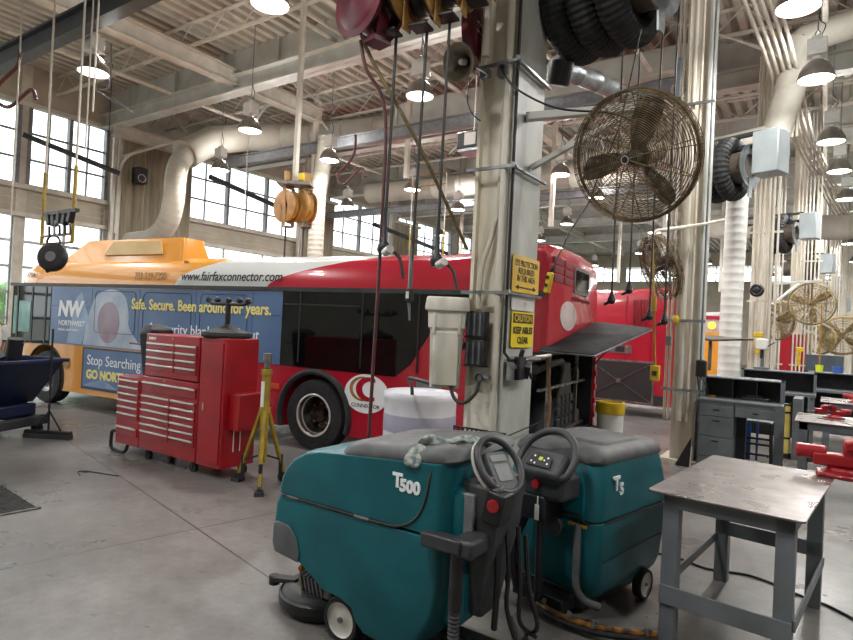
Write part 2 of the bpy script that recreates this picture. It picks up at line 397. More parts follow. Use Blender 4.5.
struct(m.build('ceiling_brace', 'beam_l'))
# ---- crane rails
def rail(y, z, x0, x1, m_, wd=.2, h=.36, label=''):
    m = MB(); m.bb(x0, x1, y-wd/2, y+wd/2, z, z+.03); m.bb(x0, x1, y-wd/2, y+wd/2, z+h-.03, z+h); m.bb(x0, x1, y-.015, y+.015, z, z+h)
    return tag(m.build('crane_rail', m_), label, 'rail')
tag(MB().bb(-19, -4, 4.9, 4.93, 6.58, 6.95).bb(-19, -4, 4.8, 5.03, 6.54, 6.58).bb(-19, -4, 4.8, 5.03, 6.9, 6.94).build('crane_rail', 'deskd'), 'dark steel monorail beam slanting across the top left corner', 'rail')
rail(12.15, 6.62, -17, -2.2, 'mgrey', .2, .3, 'long grey crane rail running under the fat round duct')
rail(18.6, 6.2, -18.3, -3, 'mgrey', .2, .26, 'distant crane rail below the second duct, left of the column')
tag(MB().bb(.4, 9, 21, 21.2, 6.3, 6.75).bb(.4, 9, 20.9, 21.3, 6.3, 6.36).build('crane_rail', 'deskd'), 'short dark rail end poking in behind the right hand lamps', 'rail')
# ================================================================ lamps
def make_lamp(label, loc):
    t = thing('high_bay_lamp', label, 'lamp', loc, group='high bay lamps under the roof')
    MB().lathe([(.25, 0), (.262, .0), (.255, .05), (.235, .12), (.19, .21), (.125, .275), (.075, .3), (.07, .31), (.0, .31), (0, .29), (.06, .28), (.115, .26), (.18, .2), (.225, .12), (.243, .05), (.25, 0)], n=32).build('lamp_shade', 'shade', t)
    MB().lathe([(0, .0), (.12, -.012), (.2, -.005), (.244, .02)], n=32).build('lens', 'lens', t)
    m = MB().cyl((0, 0, .3), (0, 0, .38), .06, .06, 16).box((0, 0, .5), (.27, .24, .26)).box((0, .0, .66), (.14, .12, .08))
    m.build('ballast_housing', 'ballast', t, bev=.015)
    h = MB().torus((0, 0, .74), .035, .008, (0, 1, 0), 16, 6); h.cyl((0, 0, .77), (0, 0, 1.25), .01, n=8)
    h.build('hanger_hook', 'galv', t)
    MB().tube(catmull([(.05, 0, .7), (.1, 0, .85), (.03, .02, .95), (0, 0, 1.1)], 5), .009, 6).build('cord', 'black', t)
    MB().cyl((0, 0, 1.2), (0, 0, 2.57), .012, n=8).build('hanging_rod', 'galv', t)
    return t
LM = [(-.43, 8.6, 'nearest bright high bay lamp at the top right corner'), (-.27, 11.1, 'bright high bay lamp, second down in the right hand row'),
 (-.05, 14.7, 'high bay lamp, third down in the right hand row'), (.13, 17.3, 'high bay lamp, fourth down in the right hand row'),
 (.35, 20.7, 'high bay lamp, fifth down in the right hand row'), (.35, 24.4, 'high bay lamp, sixth down in the right hand row'), (.63, 29.8, 'tiny high bay lamp at the far right above the last hose reels'),
 (-6.34, 5.26, 'large glaring lamp cut by the top edge, left of the maroon hose reel'), (-10.96, 5.25, 'lamp beside the dark monorail beam at upper left, two conduits crossing it'),
 (-10.95, 8.7, 'lamp hung in front of the fat round duct, seen under the long pale girder'), (-6.34, 8.8, 'lamp between the first two reel hoses, left of the horn loudspeaker'),
 (-10.84, 14.9, 'lamp just right of the brown reels, under the grey crane rail'), (-10.96, 11.3, 'small lamp under the left end of the fat round duct'),
 (-14.7, 10.7, 'faint lamp near the white windows, left of the duct'), (-11.1, 18.1, 'far lamp seen between the last hanging hose and the near column'),
 (-6.04, 15.0, 'lamp between the near column and the big wall fan'), (-6.04, 18.0, 'lamp showing just under the left rim of the big wall fan'), (-5.9, 24.9, 'lamp glowing behind the small tilted fan, near the second column'),
 (-11.2, 25.7, 'far lamp just above the roof of the bus, right of the near column'), (-6.2, 11.6, 'lamp hanging left of the near column behind the last reel hose'), (-3.9, 21.5, 'small far lamp right of the pale conduit drop under the big fan'), (-8.5, 22, 'dim distant lamp behind the hanging reel hoses'), (1.1, 36.2, 'last and smallest lamp of the right hand row')]
lamp0 = None
for x, y, lb in LM:
    if lamp0 is None: lamp0 = make_lamp(lb, (x, y, 6.0))
    else: dup(lamp0, (x, y, 6.0), label=lb)
for x, y, lb in ((-14.7, 16.2, 'added far lamp by the windows, behind the fat duct'), (-15, 23, 'added far lamp near the window wall, behind the pipe frame'), (-3.2, 28, 'added distant lamp over the second bus, left of the four hoses'), (-8, 31, 'added distant lamp right of the near column, low over the bus roof'), (-5.6, 36, 'added very distant lamp over the second bus'), (-12, 36, 'added very distant lamp beside the tan rope'), (-3, 44, 'added last lamp down the middle aisle'), (-9, 44, 'added last lamp behind the near column')):
    dup(lamp0, (x, y, 6.0), label=lb); LM.append((x, y, lb))  # these far lamps are added to light the dark end of the hall
for x, y in [(x, y) for x in (3.4, 7.5) for y in (11, 17, 24, 32)] + [(-5, -1.5), (-11, -1), (-15.5, 2), (2.8, 1), (2.8, 6), (-2.4, .6)]:  # unseen lamps, added as fill light
    dup(lamp0, (x, y, 6.0), label='added high bay lamp giving fill light from outside the picture', group='added fill lamps outside the picture'); LM.append((x, y, ''))
LX = [(x, y) for x, y, _ in LM]
for i, (x, y) in enumerate(LX):
    ld = bpy.data.lights.new('lamp_light', 'AREA'); ld.shape = 'DISK'; ld.size = .44; ld.energy = 110; ld.color = (1, .98, .95)
    lo = bpy.data.objects.new('lamp_light', ld); COL.objects.link(lo); lo.location = (x, y, 5.97)
    pd = bpy.data.lights.new('roof_fill_light', 'POINT'); pd.energy = 52; pd.shadow_soft_size = .12; pd.color = (1, .985, .96)   # added fill above each shade, brightens the roof
    po = bpy.data.objects.new('roof_fill_light', pd); COL.objects.link(po); po.location = (x, y + .22, 6.5)
# ================================================================ round ducts
def ribbed(pts, r, pitch=.25, n=18, h=.012, name='duct', m_='duct', **k):
    P = catmull(pts, 8); out = [P[0]]; rad = [r]
    # resample
    L_ = [0]
    for a, b in zip(P, P[1:]): L_.append(L_[-1] + (b - a).length)
    tot = L_[-1]; st = []; s_ = 0
    def at(q):
        for i in range(len(L_) - 1):
            if L_[i+1] >= q: f = (q - L_[i]) / max(1e-6, L_[i+1] - L_[i]); return P[i].lerp(P[i+1], f)
        return P[-1]
    pts2 = []; rr = []
    while s_ < tot - .02:
        pts2 += [at(s_), at(s_ + .01)]; rr += [r + h, r + h]; q = s_ + .03
        pts2 += [at(q), at(min(tot, s_ + pitch - .02))]; rr += [r, r]; s_ += pitch
    return MB().tube(pts2, rr, n)
tag(ribbed([(-15.82, 10.3, 6.5), (-15.85, 10.95, 7.05), (-15.2, 12.1, 7.45), (-14.3, 12.8, 7.5), (-12.5, 13.3, 7.5), (-10.2, 13.7, 7.5)], .42, 1.1, h=.02, n=32).build('round_duct', 'duct'), 'fat beige round duct running level below the roof at upper left', 'duct')
tag(MB().bb(-10.2, -2.6, 13.1, 13.9, 7.24, 7.95).bb(-10.25, -10.15, 13.05, 13.95, 7.2, 8.0).build('box_duct', 'beam_l', bev=.01), 'pale rectangular duct box behind the reel hoses and the lamp', 'duct')
tag(ribbed([(-15.8, 10.3, 6.5), (-15.65, 10.0, 6.1), (-15.55, 9.85, 5.6), (-15.52, 9.8, 4.9), (-15.8, 9.8, 4.3), (-16.5, 9.8, 3.95), (-17.6, 9.8, 3.9)], .29, .17, h=.005, n=24).build('exhaust_duct', 'duct', smooth=60), 'white spiral duct with an elbow dropping behind the yellow end of the bus', 'duct')
tag(ribbed([(-12, 12.2, 7.0), (-12, 12.1, 6), (-12, 12, 5.2), (-12, 12, 3), (-12, 12, 0)], .22, .14, h=.008).build('exhaust_duct', 'duct', smooth=60), 'white spiral duct standing behind the bus, right of the brown reels', 'duct')
tag(ribbed([(-1.38, 11.5, .02), (-1.38, 11.5, 2), (-1.36, 11.5, 3.9), (-1.36, 11.5, 4.9)], .175, .14, h=.004, n=24).build('exhaust_duct', 'white', smooth=60), 'wide white spiral duct standing right of the second column, behind the desk riser', 'duct')
tag(ribbed([(-4.5, 12.6, 5.5), (-2.5, 12.6, 5.5), (-1.4, 12.6, 5.5), (-.98, 12.6, 5.58), (-.72, 12.6, 5.95), (-.70, 12.6, 6.8), (-.55, 12.6, 7.3), (0, 12.6, 7.45), (5, 12.6, 7.45)], .25, .9, h=.012, n=24).build('round_duct', 'duct', smooth=60), 'beige round duct turning up beside the right hand lamps', 'duct')
tag(ribbed([(-4, 24.0, 6.0), (-1.0, 24, 5.8), (1.1, 24, 5.8), (1.9, 24, 6.3), (2.1, 24, 7.6), (2.1, 24, 8.3)], .42, .9, h=.012, n=24).build('round_duct', 'duct', smooth=60), 'distant beige duct elbow behind the far right lamps', 'duct')
tag(ribbed([(-16, 19, 7.2), (-10, 19, 7.1), (-5, 19, 7.0), (-2.9, 19, 6.9)], .4, 1.1, h=.02, n=24).build('round_duct', 'duct', smooth=60), 'second beige round duct far behind the hanging hoses', 'duct')
tag(ribbed([(-2.9, 6.9, 5.1), (-2.7, 8.2, 5.3), (-2.6, 9.6, 5.5)], .13, .5, h=.01, n=20).build('pipe', 'galv', smooth=60), 'shiny grey pipe between the near column and the big fan', 'pipe')
tag(MB().tube(catmull([(-3.1, 9.9, 6.0), (-2.2, 9.9, 6.05), (-1.95, 9.6, 5.8), (-2.0, 9.3, 5.5)], 6), .07, 10).build('pipe', 'beam'), 'small curled pipe just above the big fan', 'pipe')
# ================================================================ pipes and conduits under the deck
def pipes(name, label, segs, m_='conduit', cat='pipe', group=None):
    m = MB()
    for pts, r in segs: m.tube(pts, r, 8)
    return tag(m.build(name, m_), label, cat, group)
rnd = random.Random(3)
for k, (x, z, r, lb) in enumerate([(-15.2, 7.85, .05, 'pale roof pipe over the far left windows'), (-13.6, 8.2, .035, 'thin roof pipe left of the long girder'), (-9.3, 8.05, .05, 'roof pipe running away above the top lamp'), (-9.0, 8.05, .035, 'thin roof pipe beside the one above the top lamp'),
      (-7.9, 7.75, .05, 'roof pipe crossing behind the top left lamp'), (-5.3, 7.9, .06, 'roof pipe running back left of the maroon reel'), (-4.0, 8.15, .04, 'roof pipe running back behind the brown reels'), (-.2, 7.5, .05, 'roof pipe running back above the right lamps'), (-3.2, 7.3, .04, 'thin pipe running back above the big fan')]):
    pipes('roof_pipe', lb, [([(x, -4, z), (x, 44, z)], r)])
pipes('sprinkler_pipe', 'rust marked sprinkler pipe under the roof at upper left', [([(-8.6, -4, 8.3), (-8.6, 9, 8.3)], .045)], 'brown')
# conduit rack running away above the right side
for i, x in enumerate((-.95, -.83, -.71, -.5, -.38)):
    pass
pipes('conduit_rack', 'rack of parallel conduits descending away along the upper right', [([(-1.5 + .1*i, 4, 6.8), (-1.05 + .1*i, 11.5, 6.8), (-.8 + .1*i, 16.0, 6.55), (.1+.1*i, 23, 6.0)], .03) for i in range(5)], cat='conduit')
# conduit bundles at the columns
def bundle(x, y, n, top, lb, sp=.085, r=.02):
    m = MB()
    for i in range(n):
        xx = x + i*sp; m.cyl((xx, y + (i % 2)*.05, .02), (xx, y + (i % 2)*.05, top), r, n=8)
    for z in (1.2, 2.6, 4.0): 
        if z < top: m.bb(x-.08, x + n*sp, y+.06, y+.09, z, z+.04)
    return tag(m.build('conduit_bundle', 'conduit'), lb, 'conduit', 'conduit bundles at the right hand columns')
bundle(-1.28, 13.6, 6, 7.6, 'pale conduit bundle standing right of the wide white duct'); bundle(-.72, 18.7, 7, 8, 'conduit bundle behind the second hanging hose reel')
bundle(-1.2, 18.6, 3, 8, 'three conduits standing left of the far tan fan'); bundle(-.15, 26.5, 7, 8, 'distant conduit bundle above the dark board'); bundle(.15, 29, 6, 7.5, 'last faint conduit bundle at far right')
pipes('conduit_bend', 'five thin conduits bending down from the roof right of the second column', [(catmull([(-2.6, 12.0, 7.9), (-1.6, 12.4, 7.5), (-1.0+.07*i, 12.6, 7.2-.05*i), (-.85+.07*i, 12.7, 6.9), (-.85+.07*i, 12.7, 5.6)], 4), .022) for i in range(5)], cat='conduit')
# thin ceiling drops with hose loops at upper left
for (x, y, zt, zb, lb) in ((-10.7, 4.0, 8.5, 3.2, 'thin rod dropping past the monorail beam'), (-9.3, 4.4, 8.7, 4.2, 'thin rod hanging in front of the left windows'), (-8.1, 3.9, 8.7, 4.4, 'thin rod at the left of the hanging lamp'), (-13.9, 11, 8.7, 5.0, 'grey drop pipe below the girder end, left of the spiral duct')):
    pipes('drop_pipe', lb, [([(x, y, zt), (x, y, zb)], .013)], 'conduit')
pipes('air_hose_loop', 'maroon hose hanging in an S loop at upper left', [(catmull([(-10.72, 4.0, 5.85), (-10.75, 4.0, 5.6), (-11.1, 3.9, 5.35), (-11.3, 3.9, 5.15), (-11.0, 4.0, 4.98), (-10.5, 4.1, 5.2), (-10.42, 4.15, 5.05)], 6), .03)], 'redhose', 'hose')
pipes('air_hose_loop', 'maroon hose loop hanging right of the brown reels', [(catmull([(-9.1, 10.2, 6.1), (-9.15, 10.2, 5.6), (-9.5, 10.1, 5.2), (-9.3, 10.1, 4.95), (-8.9, 10.2, 5.3), (-8.75, 10.2, 5.1)], 6), .03)], 'redhose', 'hose')
pipes('wire_loop', 'grey cable hanging in a loop left of the girder end', [(catmull([(-9.7, 4.9, 6.1), (-9.7, 4.9, 5.4), (-9.9, 4.8, 5.35), (-9.3, 5.0, 5.0), (-9.2, 5.0, 4.95), (-9.6, 4.9, 5.2)], 6), .014)], 'mgrey', 'cable')
# yellow hanging pipe frames
def hang_frame(o, dx, z0, z1, lb, top=False):
    t = thing('hanging_pipe_frame', lb, 'frame', o)
    for x in (0, dx): MB().cyl((x, 0, z0 - o[2]), (x, 0, (z0+1.1) - o[2]), .026, n=10).build('yellow_sleeve', 'yellow', t); MB().cyl((x, 0, z0+1.1-o[2]), (x, 0, z1-o[2]), .016, n=10).build('upright', 'conduit', t)
    m = MB()
    for z in ((z0, z0+.12, z1) if not top else (z1, z1-.3)): m.cyl((0, 0, z-o[2]), (dx, 0, z-o[2]), .02, n=8)
    m.build('cross_bar', 'brown', t); return t
hang_frame((-9.98, 4.16, 2.75), .95, 2.75, 6.9, 'yellow and grey pipe frame hanging from the roof at left, black reel below it')
hang_frame((-9.6, 13.2, 3.2), 1.1, 3.2, 5.9, 'yellow pipe frame hanging over the bus roof, right of the white duct', True)
t = thing('balance_reel', 'round black tool balancer hanging low in front of the bus front', 'reel', (-8.72, 3.78, 2.48))
MB().lathe([(0, -.05), (.17, -.05), (.2, -.03), (.2, .03), (.17, .05), (0, .05)], axis=(.55, -.83, .1), n=28).build('housing', 'black', t, bev=.01)
MB().torus((0, 0, .2), .09, .015, (.55, -.83, 0), 16, 6).build('handle', 'black', t); MB().cyl((-.1, .05, -.14), (-.16, 0, -.19), .03, n=10).build('hose_stop', 'black', t)
MB().lathe([(0, .052), (.07, .054), (.07, .05)], axis=(.55, -.83, .1), n=20).build('maker_plate', 'mgrey', t)
MB().cyl((0, 0, .28), (0, 0, .5), .01, n=6).build('hook', 'galv', t)
t = thing('nozzle_cluster', 'cluster of black fluid nozzles hanging beside the yellow pipe frame', 'nozzle', (-9.3, 4.1, 2.8))
m = MB()
for i in range(5): m.box((-.32 + .16*i, 0, .3 - .03*(i % 2)), (.09, .08, .16), (0, .2*(i-2), 0)); m.cyl((-.32+.16*i, 0, .2), (-.3+.16*i, 0, .06), .018, n=8)
m.build('nozzle_row', 'black', t, bev=.01); MB().bb(-.5, .5, -.03, .03, .36, .41).build('hanger_bar', 'black', t)
# dark tubes (radiant heater arms) in front of the windows
pipes('heater_tube', 'dark round bar in front of the upper left windows', [([(-17.2, 6.6, 6.18), (-16.4, 8.7, 5.6)], .07), ([(-17.0, 7.1, 6.05), (-17.0, 7.1, 8.6)], .012), ([(-16.5, 8.4, 5.7), (-16.5, 8.4, 8.6)], .012)], 'deskd', 'bar')
pipes('heater_tube', 'dark round bar before the windows right of the spiral duct', [([(-17, 12.0, 6.35), (-17, 16.2, 5.75)], .09), ([(-17, 12.5, 6.3), (-17, 12.5, 8.6)], .012), ([(-17, 15.8, 5.8), (-17, 15.8, 8.6)], .012)], 'deskd', 'bar')
pipes('heater_tube', 'dark round bar seen through the far pipe frame over the bus', [([(-16.5, 20, 6.1), (-16.5, 26, 5.6)], .1), ([(-16.5, 21, 6.0), (-16.5, 21, 8.6)], .012), ([(-16.5, 25, 5.7), (-16.5, 25, 8.6)], .012)], 'deskd', 'bar')
# pleated curtains gathered on wall columns
def pleat(y0, y1, z0, z1, lb, dark=True):
    t = thing('pleated_curtain', lb, 'curtain', (WX+.4, (y0+y1)/2, z0)); m = MB(); n = 26; a = (y1-y0)/2; P = []
    for i in range(n + 1): P.append((.14 if i % 2 else .0 + .03*math.sin(i), -a + 2*a*i/n))
    h = z1 - z0
    m.add([(x, y, 0) for x, y in P] + [(x, y, h) for x, y in P], [(i, i+1, n+2+i, n+1+i) for i in range(n)]); m.add([(x-.02, y, 0) for x, y in P] + [(x-.02, y, h) for x, y in P], [(i, i+1, n+2+i, n+1+i) for i in range(n)])
    m.build('pleats', 'curtain', t, smooth=20); MB().bb(-.1, .22, -a-.05, a+.05, h, h+.12).build('header', 'beam', t)
    for i, yy in enumerate((-a-.12, -a-.3)): MB().bb(0, .1, yy-.05, yy+.05, -2.6+(5.2-z0)*0, h+.4).build('guide_post', 'beam', t)
    return t
pleat(9.95, 12.4, 4.0, 7.2, 'gathered beige pleated curtain on the wall above the bus front')
pleat(17.8, 19.6, 3.4, 7.0, 'second gathered pleated curtain, behind the brown hose reels')
pleat(24.0, 26.2, 3.4, 7.0, 'far pleated curtain glimpsed behind the hanging hoses')
t = thing('blower_box', 'black fan unit with louvred face mounted by the pleated curtain', 'blower', (-18.2, 10.3, 6.1))
MB().box((0, 0, 0), (.3, .36, .5)).build('housing', 'black', t, bev=.02); MB().torus((.16, -.02, -.1), .12, .015, (1, 0, 0), 20, 6).build('grille_ring', 'chrome', t); MB().cyl((0, 0, .2), (-.4, 0, .4), .03, n=8).build('wall_arm', 'beam', t)
tag(MB().tube([(-18.6, 9.8, 6.6), (-16.5, 10.6, 7.1), (-15.8, 11, 7.15)], .045, 8).tube(catmull([(-18.5, 9.75, 4.2), (-18.5, 9.8, 6.0), (-18.3, 9.9, 6.6), (-17.8, 10.1, 6.8)], 5), .05, 8).build('curved_wall_pipe', 'beam_l'), 'white curved support arm beside the pleated curtain', 'arm')
# ================================================================ brown and maroon hose reels
def reel(label, loc, rotz, r=.26, wd=.16, m_='brown', hose='black', group=None):
    t = thing('hose_reel', label, 'hose reel', loc, rotz, group)
    for s_ in (-1, 1):
        m = MB().lathe([(r*.35, 0), (r*.8, .012*s_), (r, -.0), (r*1.02, .015*s_), (r*.8, .03*s_), (r*.3, .02*s_), (r*.35, 0)], c=(s_*wd/2, 0, 0), axis=(1, 0, 0), n=36); m.build('side_plate', m_, t)
    MB().lathe([(r*.3, -wd/2), (r*.78, -wd/2), (r*.84, -wd/4), (r*.78, 0), (r*.84, wd/4), (r*.78, wd/2), (r*.3, wd/2)], axis=(1, 0, 0), n=32).build('hose_coil', hose, t)
    a = MB().bb(-wd*.75, wd*.75, -.05, .05, r*1.12, r*1.17).bb(-wd*.75, -wd*.68, -.05, .05, -r*.1, r*1.15).bb(wd*.68, wd*.75, -.05, .05, -r*.1, r*1.15)
    a.bb(-wd*.78, -wd*.7, -.07, .03, -r*1.25, .02).bb(wd*.7, wd*.78, -.07, .03, -r*1.25, .02)
    a.build('arm', m_, t, bev=.006)
    MB().bb(-.07, .07, -.1, .03, -r*1.3, -r*1.22).cyl((-.04, -.09, -r*1.25), (-.04, .02, -r*1.25), .014, n=8).cyl((.04, -.09, -r*1.25), (.04, .02, -r*1.25), .014, n=8).build('roller_guide', 'black', t, bev=.01)
    MB().bb(-.1, .1, -.03, .03, r*1.17, r*1.17+.3).build('mounting_bracket', m_, t)
    return t
RZ = math.radians(8)
GB = 'tan spring hose reels above the column'
reel('tan hose reel at the left of the overhead row, its guide lowest', (-2.62, 3.27, 4.17), RZ, group=GB)
reel('tan hose reel second from left in the overhead row', (-2.44, 3.39, 4.22), RZ, group=GB)
reel('tan hose reel at the right of the overhead row, above the horn', (-2.29, 3.49, 4.3), RZ, group=GB)
reel('tan hose reel wedged between the row and the column', (-2.12, 3.6, 4.42), RZ, group=GB)
t = thing('hose_reel', 'big maroon hose reel cut by the top edge, left of the tan row', 'hose reel', (-2.77, 3.2, 4.07), math.radians(78)); t.scale = (1.08,)*3
for s_ in (-1, 1): MB().lathe([(0, 0), (.1, 0), (.12, .04*s_), (.2, .03*s_), (.24, .0), (.25, .02*s_), (.0, .06*s_)], c=(s_*.09, 0, 0), axis=(1, 0, 0), n=36).build('side_plate', 'maroon', t)
MB().lathe([(.05, -.09), (.17, -.09), (.19, -.05), (.17, 0), (.19, .05), (.17, .09), (.05, .09)], axis=(1, 0, 0), n=30).build('hose_coil', 'redhose', t)
MB().bar((0, -.14, -.05), (0, -.1, -.27), .03, .08).bb(-.07, .07, -.14, -.02, -.29, -.26).build('arm', 'maroon', t); MB().bb(-.08, .08, -.03, .03, .2, .55).build('mounting_bracket', 'maroon', t)
t = thing('hose_reel', 'maroon reel showing between the horn and the near column', 'hose reel', (-2.47, 4.2, 4.22), math.radians(8))
MB().lathe([(0, -.06), (.2, -.06), (.25, -.04), (.25, .04), (.2, .06), (0, .06)], axis=(1, -.0, 0), n=36).build('drum', 'maroon', t)
for z in (.03, -.04): MB().box((.06, 0, z), (.006, .3, .008)).build('pale_stripe', 'paper', t)
tag(MB().bar((-3.3, 2.85, 4.62), (-1.9, 3.76, 4.68), .07, .07).bar((-3.0, 3.2, 4.95), (-2.0, 4.2, 4.95), .06, .06).bb(-2.06, -1.98, 4.1, 4.3, 4.6, 5).build('reel_rail', 'beam'), 'steel rail carrying the overhead hose reels', 'rail')
# hanging hoses
def drop(label, pts, r=.011, m_='hose', end=None, n=6):
    t = thing('hanging_hose', label, 'hose', pts[0]); o = Vector(pts[0])
    MB().tube([p - o for p in catmull(pts, n)], r, 8).build('hose', m_, t)
    if end: end(t, Vector(pts[-1]) - o)
    return t
def e_gun(t, p):
    MB().lathe([(0, -.03), (.035, -.03), (.05, 0), (.042, .04), (.02, .07), (.015, .3)], c=p, n=16).build('hose_stop_ball', 'black', t)
    MB().cyl(p + V(.03, -.02, -.02), p + V(.1, -.05, 0), .03, n=12).build('fitting', 'chrome', t)
    MB().tube(catmull([p, p + V(.06, 0, .0), p + V(.13, .02, -.06), p + V(.17, .02, -.2)], 5), .012, 8).build('whip_hose', 'hose', t)
def e_noz(t, p):
    MB().cyl(p + V(0, 0, .42), p + V(0, 0, .1), .016, n=10).build('meter_tube', 'galv', t); MB().box(p + V(0, 0, .06), (.05, .05, .09)).build('meter', 'black', t, bev=.01)
    MB().box(p + V(.0, -.026, .06), (.025, .004, .05)).build('meter_label', 'paper', t); MB().cyl(p, p + V(.01, 0, -.12), .012, .006, 10).build('nozzle', 'galv', t)
drop('black hose hanging from the left tan reel, stop ball at its end', [(-2.6, 3.29, 3.86), (-2.61, 3.29, 3.0), (-2.62, 3.29, 2.32)], .011, end=e_gun)
drop('black hose with a silver meter and nozzle over the bus windows', [(-2.42, 3.41, 3.9), (-2.44, 3.41, 3.0), (-2.46, 3.41, 1.95)], .011, end=e_noz)
drop('black hose falling past the horn to a stop ball above the white bin', [(-2.29, 3.5, 4.0), (-2.3, 3.5, 3.0), (-2.31, 3.51, 2.25)], .011, end=e_gun)
drop('maroon hose hanging straight down in front of the bus emblem', [(-2.81, 3.15, 3.8), (-2.77, 3.18, 3.6), (-2.66, 3.28, 3.3), (-2.65, 3.29, 2.4), (-2.67, 3.29, 1.04), (-2.69, 3.3, .3)], .013, 'redhose')
drop('tan rope slanting from the maroon reel down to the column', [(-2.83, 3.13, 3.95), (-2.76, 3.2, 3.7), (-2.5, 3.5, 3.1), (-2.38, 4.05, 2.42)], .014, 'tanhose')
# brown reels hanging over the bus
t = thing('reel_hanger', 'steel plate with yellow clamps holding the brown reels over the bus', 'bracket', (-8.27, 7.67, 4.3))
MB().box((0, 0, 0), (.62, .4, .05), (0, 0, .6)).build('plate', 'mgrey', t); MB().box((-.02, 0, 2.1), (.08, .08, 4.2)).build('post', 'beam', t)
for sx_ in (-.14, .15): MB().box((sx_, 0, .12), (.11, .11, .14), (0, 0, .6)).build('yellow_clamp', 'safety', t, bev=.02)
GB2 = 'brown hose reels hanging over the white part of the bus'
reel('left hand brown hose reel over the bus', (-8.37, 7.6, 3.88), math.radians(88), r=.3, wd=.15, group=GB2, hose='brown')
reel('right hand brown hose reel over the bus', (-8.12, 7.8, 3.88), math.radians(74), r=.3, wd=.15, group=GB2, hose='brown')
tag(MB().cyl((-8.4, 7.6, 3.5), (-8.4, 7.6, 2.2), .018, n=6).cyl((-8.14, 7.8, 3.5), (-8.14, 7.8, 2.2), .018, n=6).build('reel_hoses', 'hose'), 'pair of dark hoses falling from the brown reels behind the bus', 'hose')
t = thing('hose_reel', 'round tan reel cut by the left edge of the picture', 'hose reel', (-11.2, 3.38, 4.75), 0.6)
MB().lathe([(.1, -.06), (.2, -.1), (.26, -.09), (.26, .09), (.2, .1), (.1, .06), (.1, -.06)], axis=(.8, -.5, 0), n=32).build('drum', 'brown', t); MB().cyl((0, 0, .2), (0, 0, 3.8), .02, n=8).build('hanging_rod', 'conduit', t)
# ================================================================ horn loudspeaker
t = thing('horn_loudspeaker', 'round tan horn loudspeaker bracketed to the near column', 'loudspeaker', (-2.42, 3.89, 3.86)); t.scale = (.88,)*3
ax = V(-.05, -.92, -.35).normalized()
MB().lathe([(.03, -.16), (.04, -.1), (.07, -.04), (.13, .03), (.155, .05), (.162, .05), (.14, .03), (.08, -.05), (.055, -.12), (.05, -.2), (0, -.2)], axis=ax, n=36).build('horn', mat('horn_paint', '#8f8674', '#6c614e', .5, scale=8), t, smooth=60)
MB().lathe([(0, .03), (.02, .02), (.028, 0), (.028, -.06), (0, -.06)], axis=ax, n=16).build('throat_cone', 'paper', t)
MB().tube(catmull([ax*-.18 + V(0, 0, -.02), V(.2, .12, -.1), V(.12, .2, -.08), V(.08, .2, .02)], 5), .012, 8).box((.15, .18, -.07), (.1, .04, .07)).build('bracket', 'galv', t, bev=.004)
MB().tube(catmull([V(.03, .1, -.12), V(.03, .08, -.3), V(.1, .05, -.45), V(.14, .14, -.5)], 6), .006, 6).build('cable', 'black', t)
# ================================================================ fittings on the near column
CX, CY = -2.215, 4.39
t = thing('junction_box', 'grey cast junction box on the near column beside the horn', 'box', (-2.14, 4.08, 3.82))
MB().bb(-.05, .05, -.04, .04, -.06, .06).build('housing', 'mgrey', t, bev=.008); MB().cyl((0, -.04, 0), (0, -.055, 0), .02, n=12).build('plug', 'black', t)
tag(MB().tube(catmull([(-2.14, 4.03, 3.8), (-2.0, 4.02, 3.62), (-1.7, 4.1, 3.45), (-1.35, 4.3, 3.42), (-1.2, 4.42, 3.35)], 7), .009, 6).build('fan_cable', 'black'), 'thin black cable sagging from the column box to the big fan', 'cable')
def cc(name, pts, r, m_, label, cat): return tag(MB().tube(pts, r, 10).build(name, m_), label, cat)
cc('conduit', [(-2.1, 4.08, 7.3), (-2.1, 4.08, 3.9), (-2.1, 4.08, 1.5), (-2.1, 4.08, .9)], .028, 'conduit', 'thick cream conduit up the recess of the near column', 'conduit')
cc('conduit', catmull([(-2.17, 4.16, 7.3), (-2.17, 4.16, 3.2), (-2.19, 4.12, 2.6), (-2.25, 4.08, 2.3), (-2.27, 4.07, 1.95)], 6), .02, 'conduit', 'thinner conduit kinking towards the black boxes on the column', 'conduit')
cc('conduit', [(-2.31, 4.07, 7.3), (-2.31, 4.07, 3.95)], .03, 'conduit', 'white conduit ending above the horn on the column edge', 'conduit')
cc('black_pipe', [(-2.035, 4.10, 7.3), (-2.035, 4.10, 1.62), (-2.0, 4.12, 1.57), (-1.98, 4.3, 1.56), (-1.98, 4.66, 1.56)], .013, 'black', 'thin black pipe down the corner of the near column, turning under the sign', 'pipe')
for z, lb in ((3.86, 'strut channel clamped round the column beside the horn'), (3.05, 'strut channel across the column below the fan arm'), (2.08, 'strut channel across the column under the yellow eye sign')):
    tag(MB().bb(-2.42, -2.02, 4.045, 4.065, z-.012, z+.012).bb(-2.03, -2.0, 4.05, 4.68, z-.01, z+.01).bb(-2.42, -2.395, 4.05, 4.68, z-.01, z+.01).cyl((-2.0, 4.06, z), (-2.0, 4.02, z), .02, n=10).build('strut_channel', 'galv'), lb, 'bracket')
t = thing('perforated_strip', 'black perforated metal strip low on the column behind the scrubber', 'bracket', (-2.19, 4.06, .99), 0)
m = MB()
for i in range(12): m.bb(-.24+.04*i, -.23+.04*i, -.01, .01, -.022, .022)
m.bb(-.24, .22, -.01, .01, .014, .026).bb(-.24, .22, -.01, .01, -.026, -.014); m.build('strip', 'black', t)
MB().bar((.22, 0, 0), (.24, .6, .05), .008, .008).build('tie_wire', 'black', t)
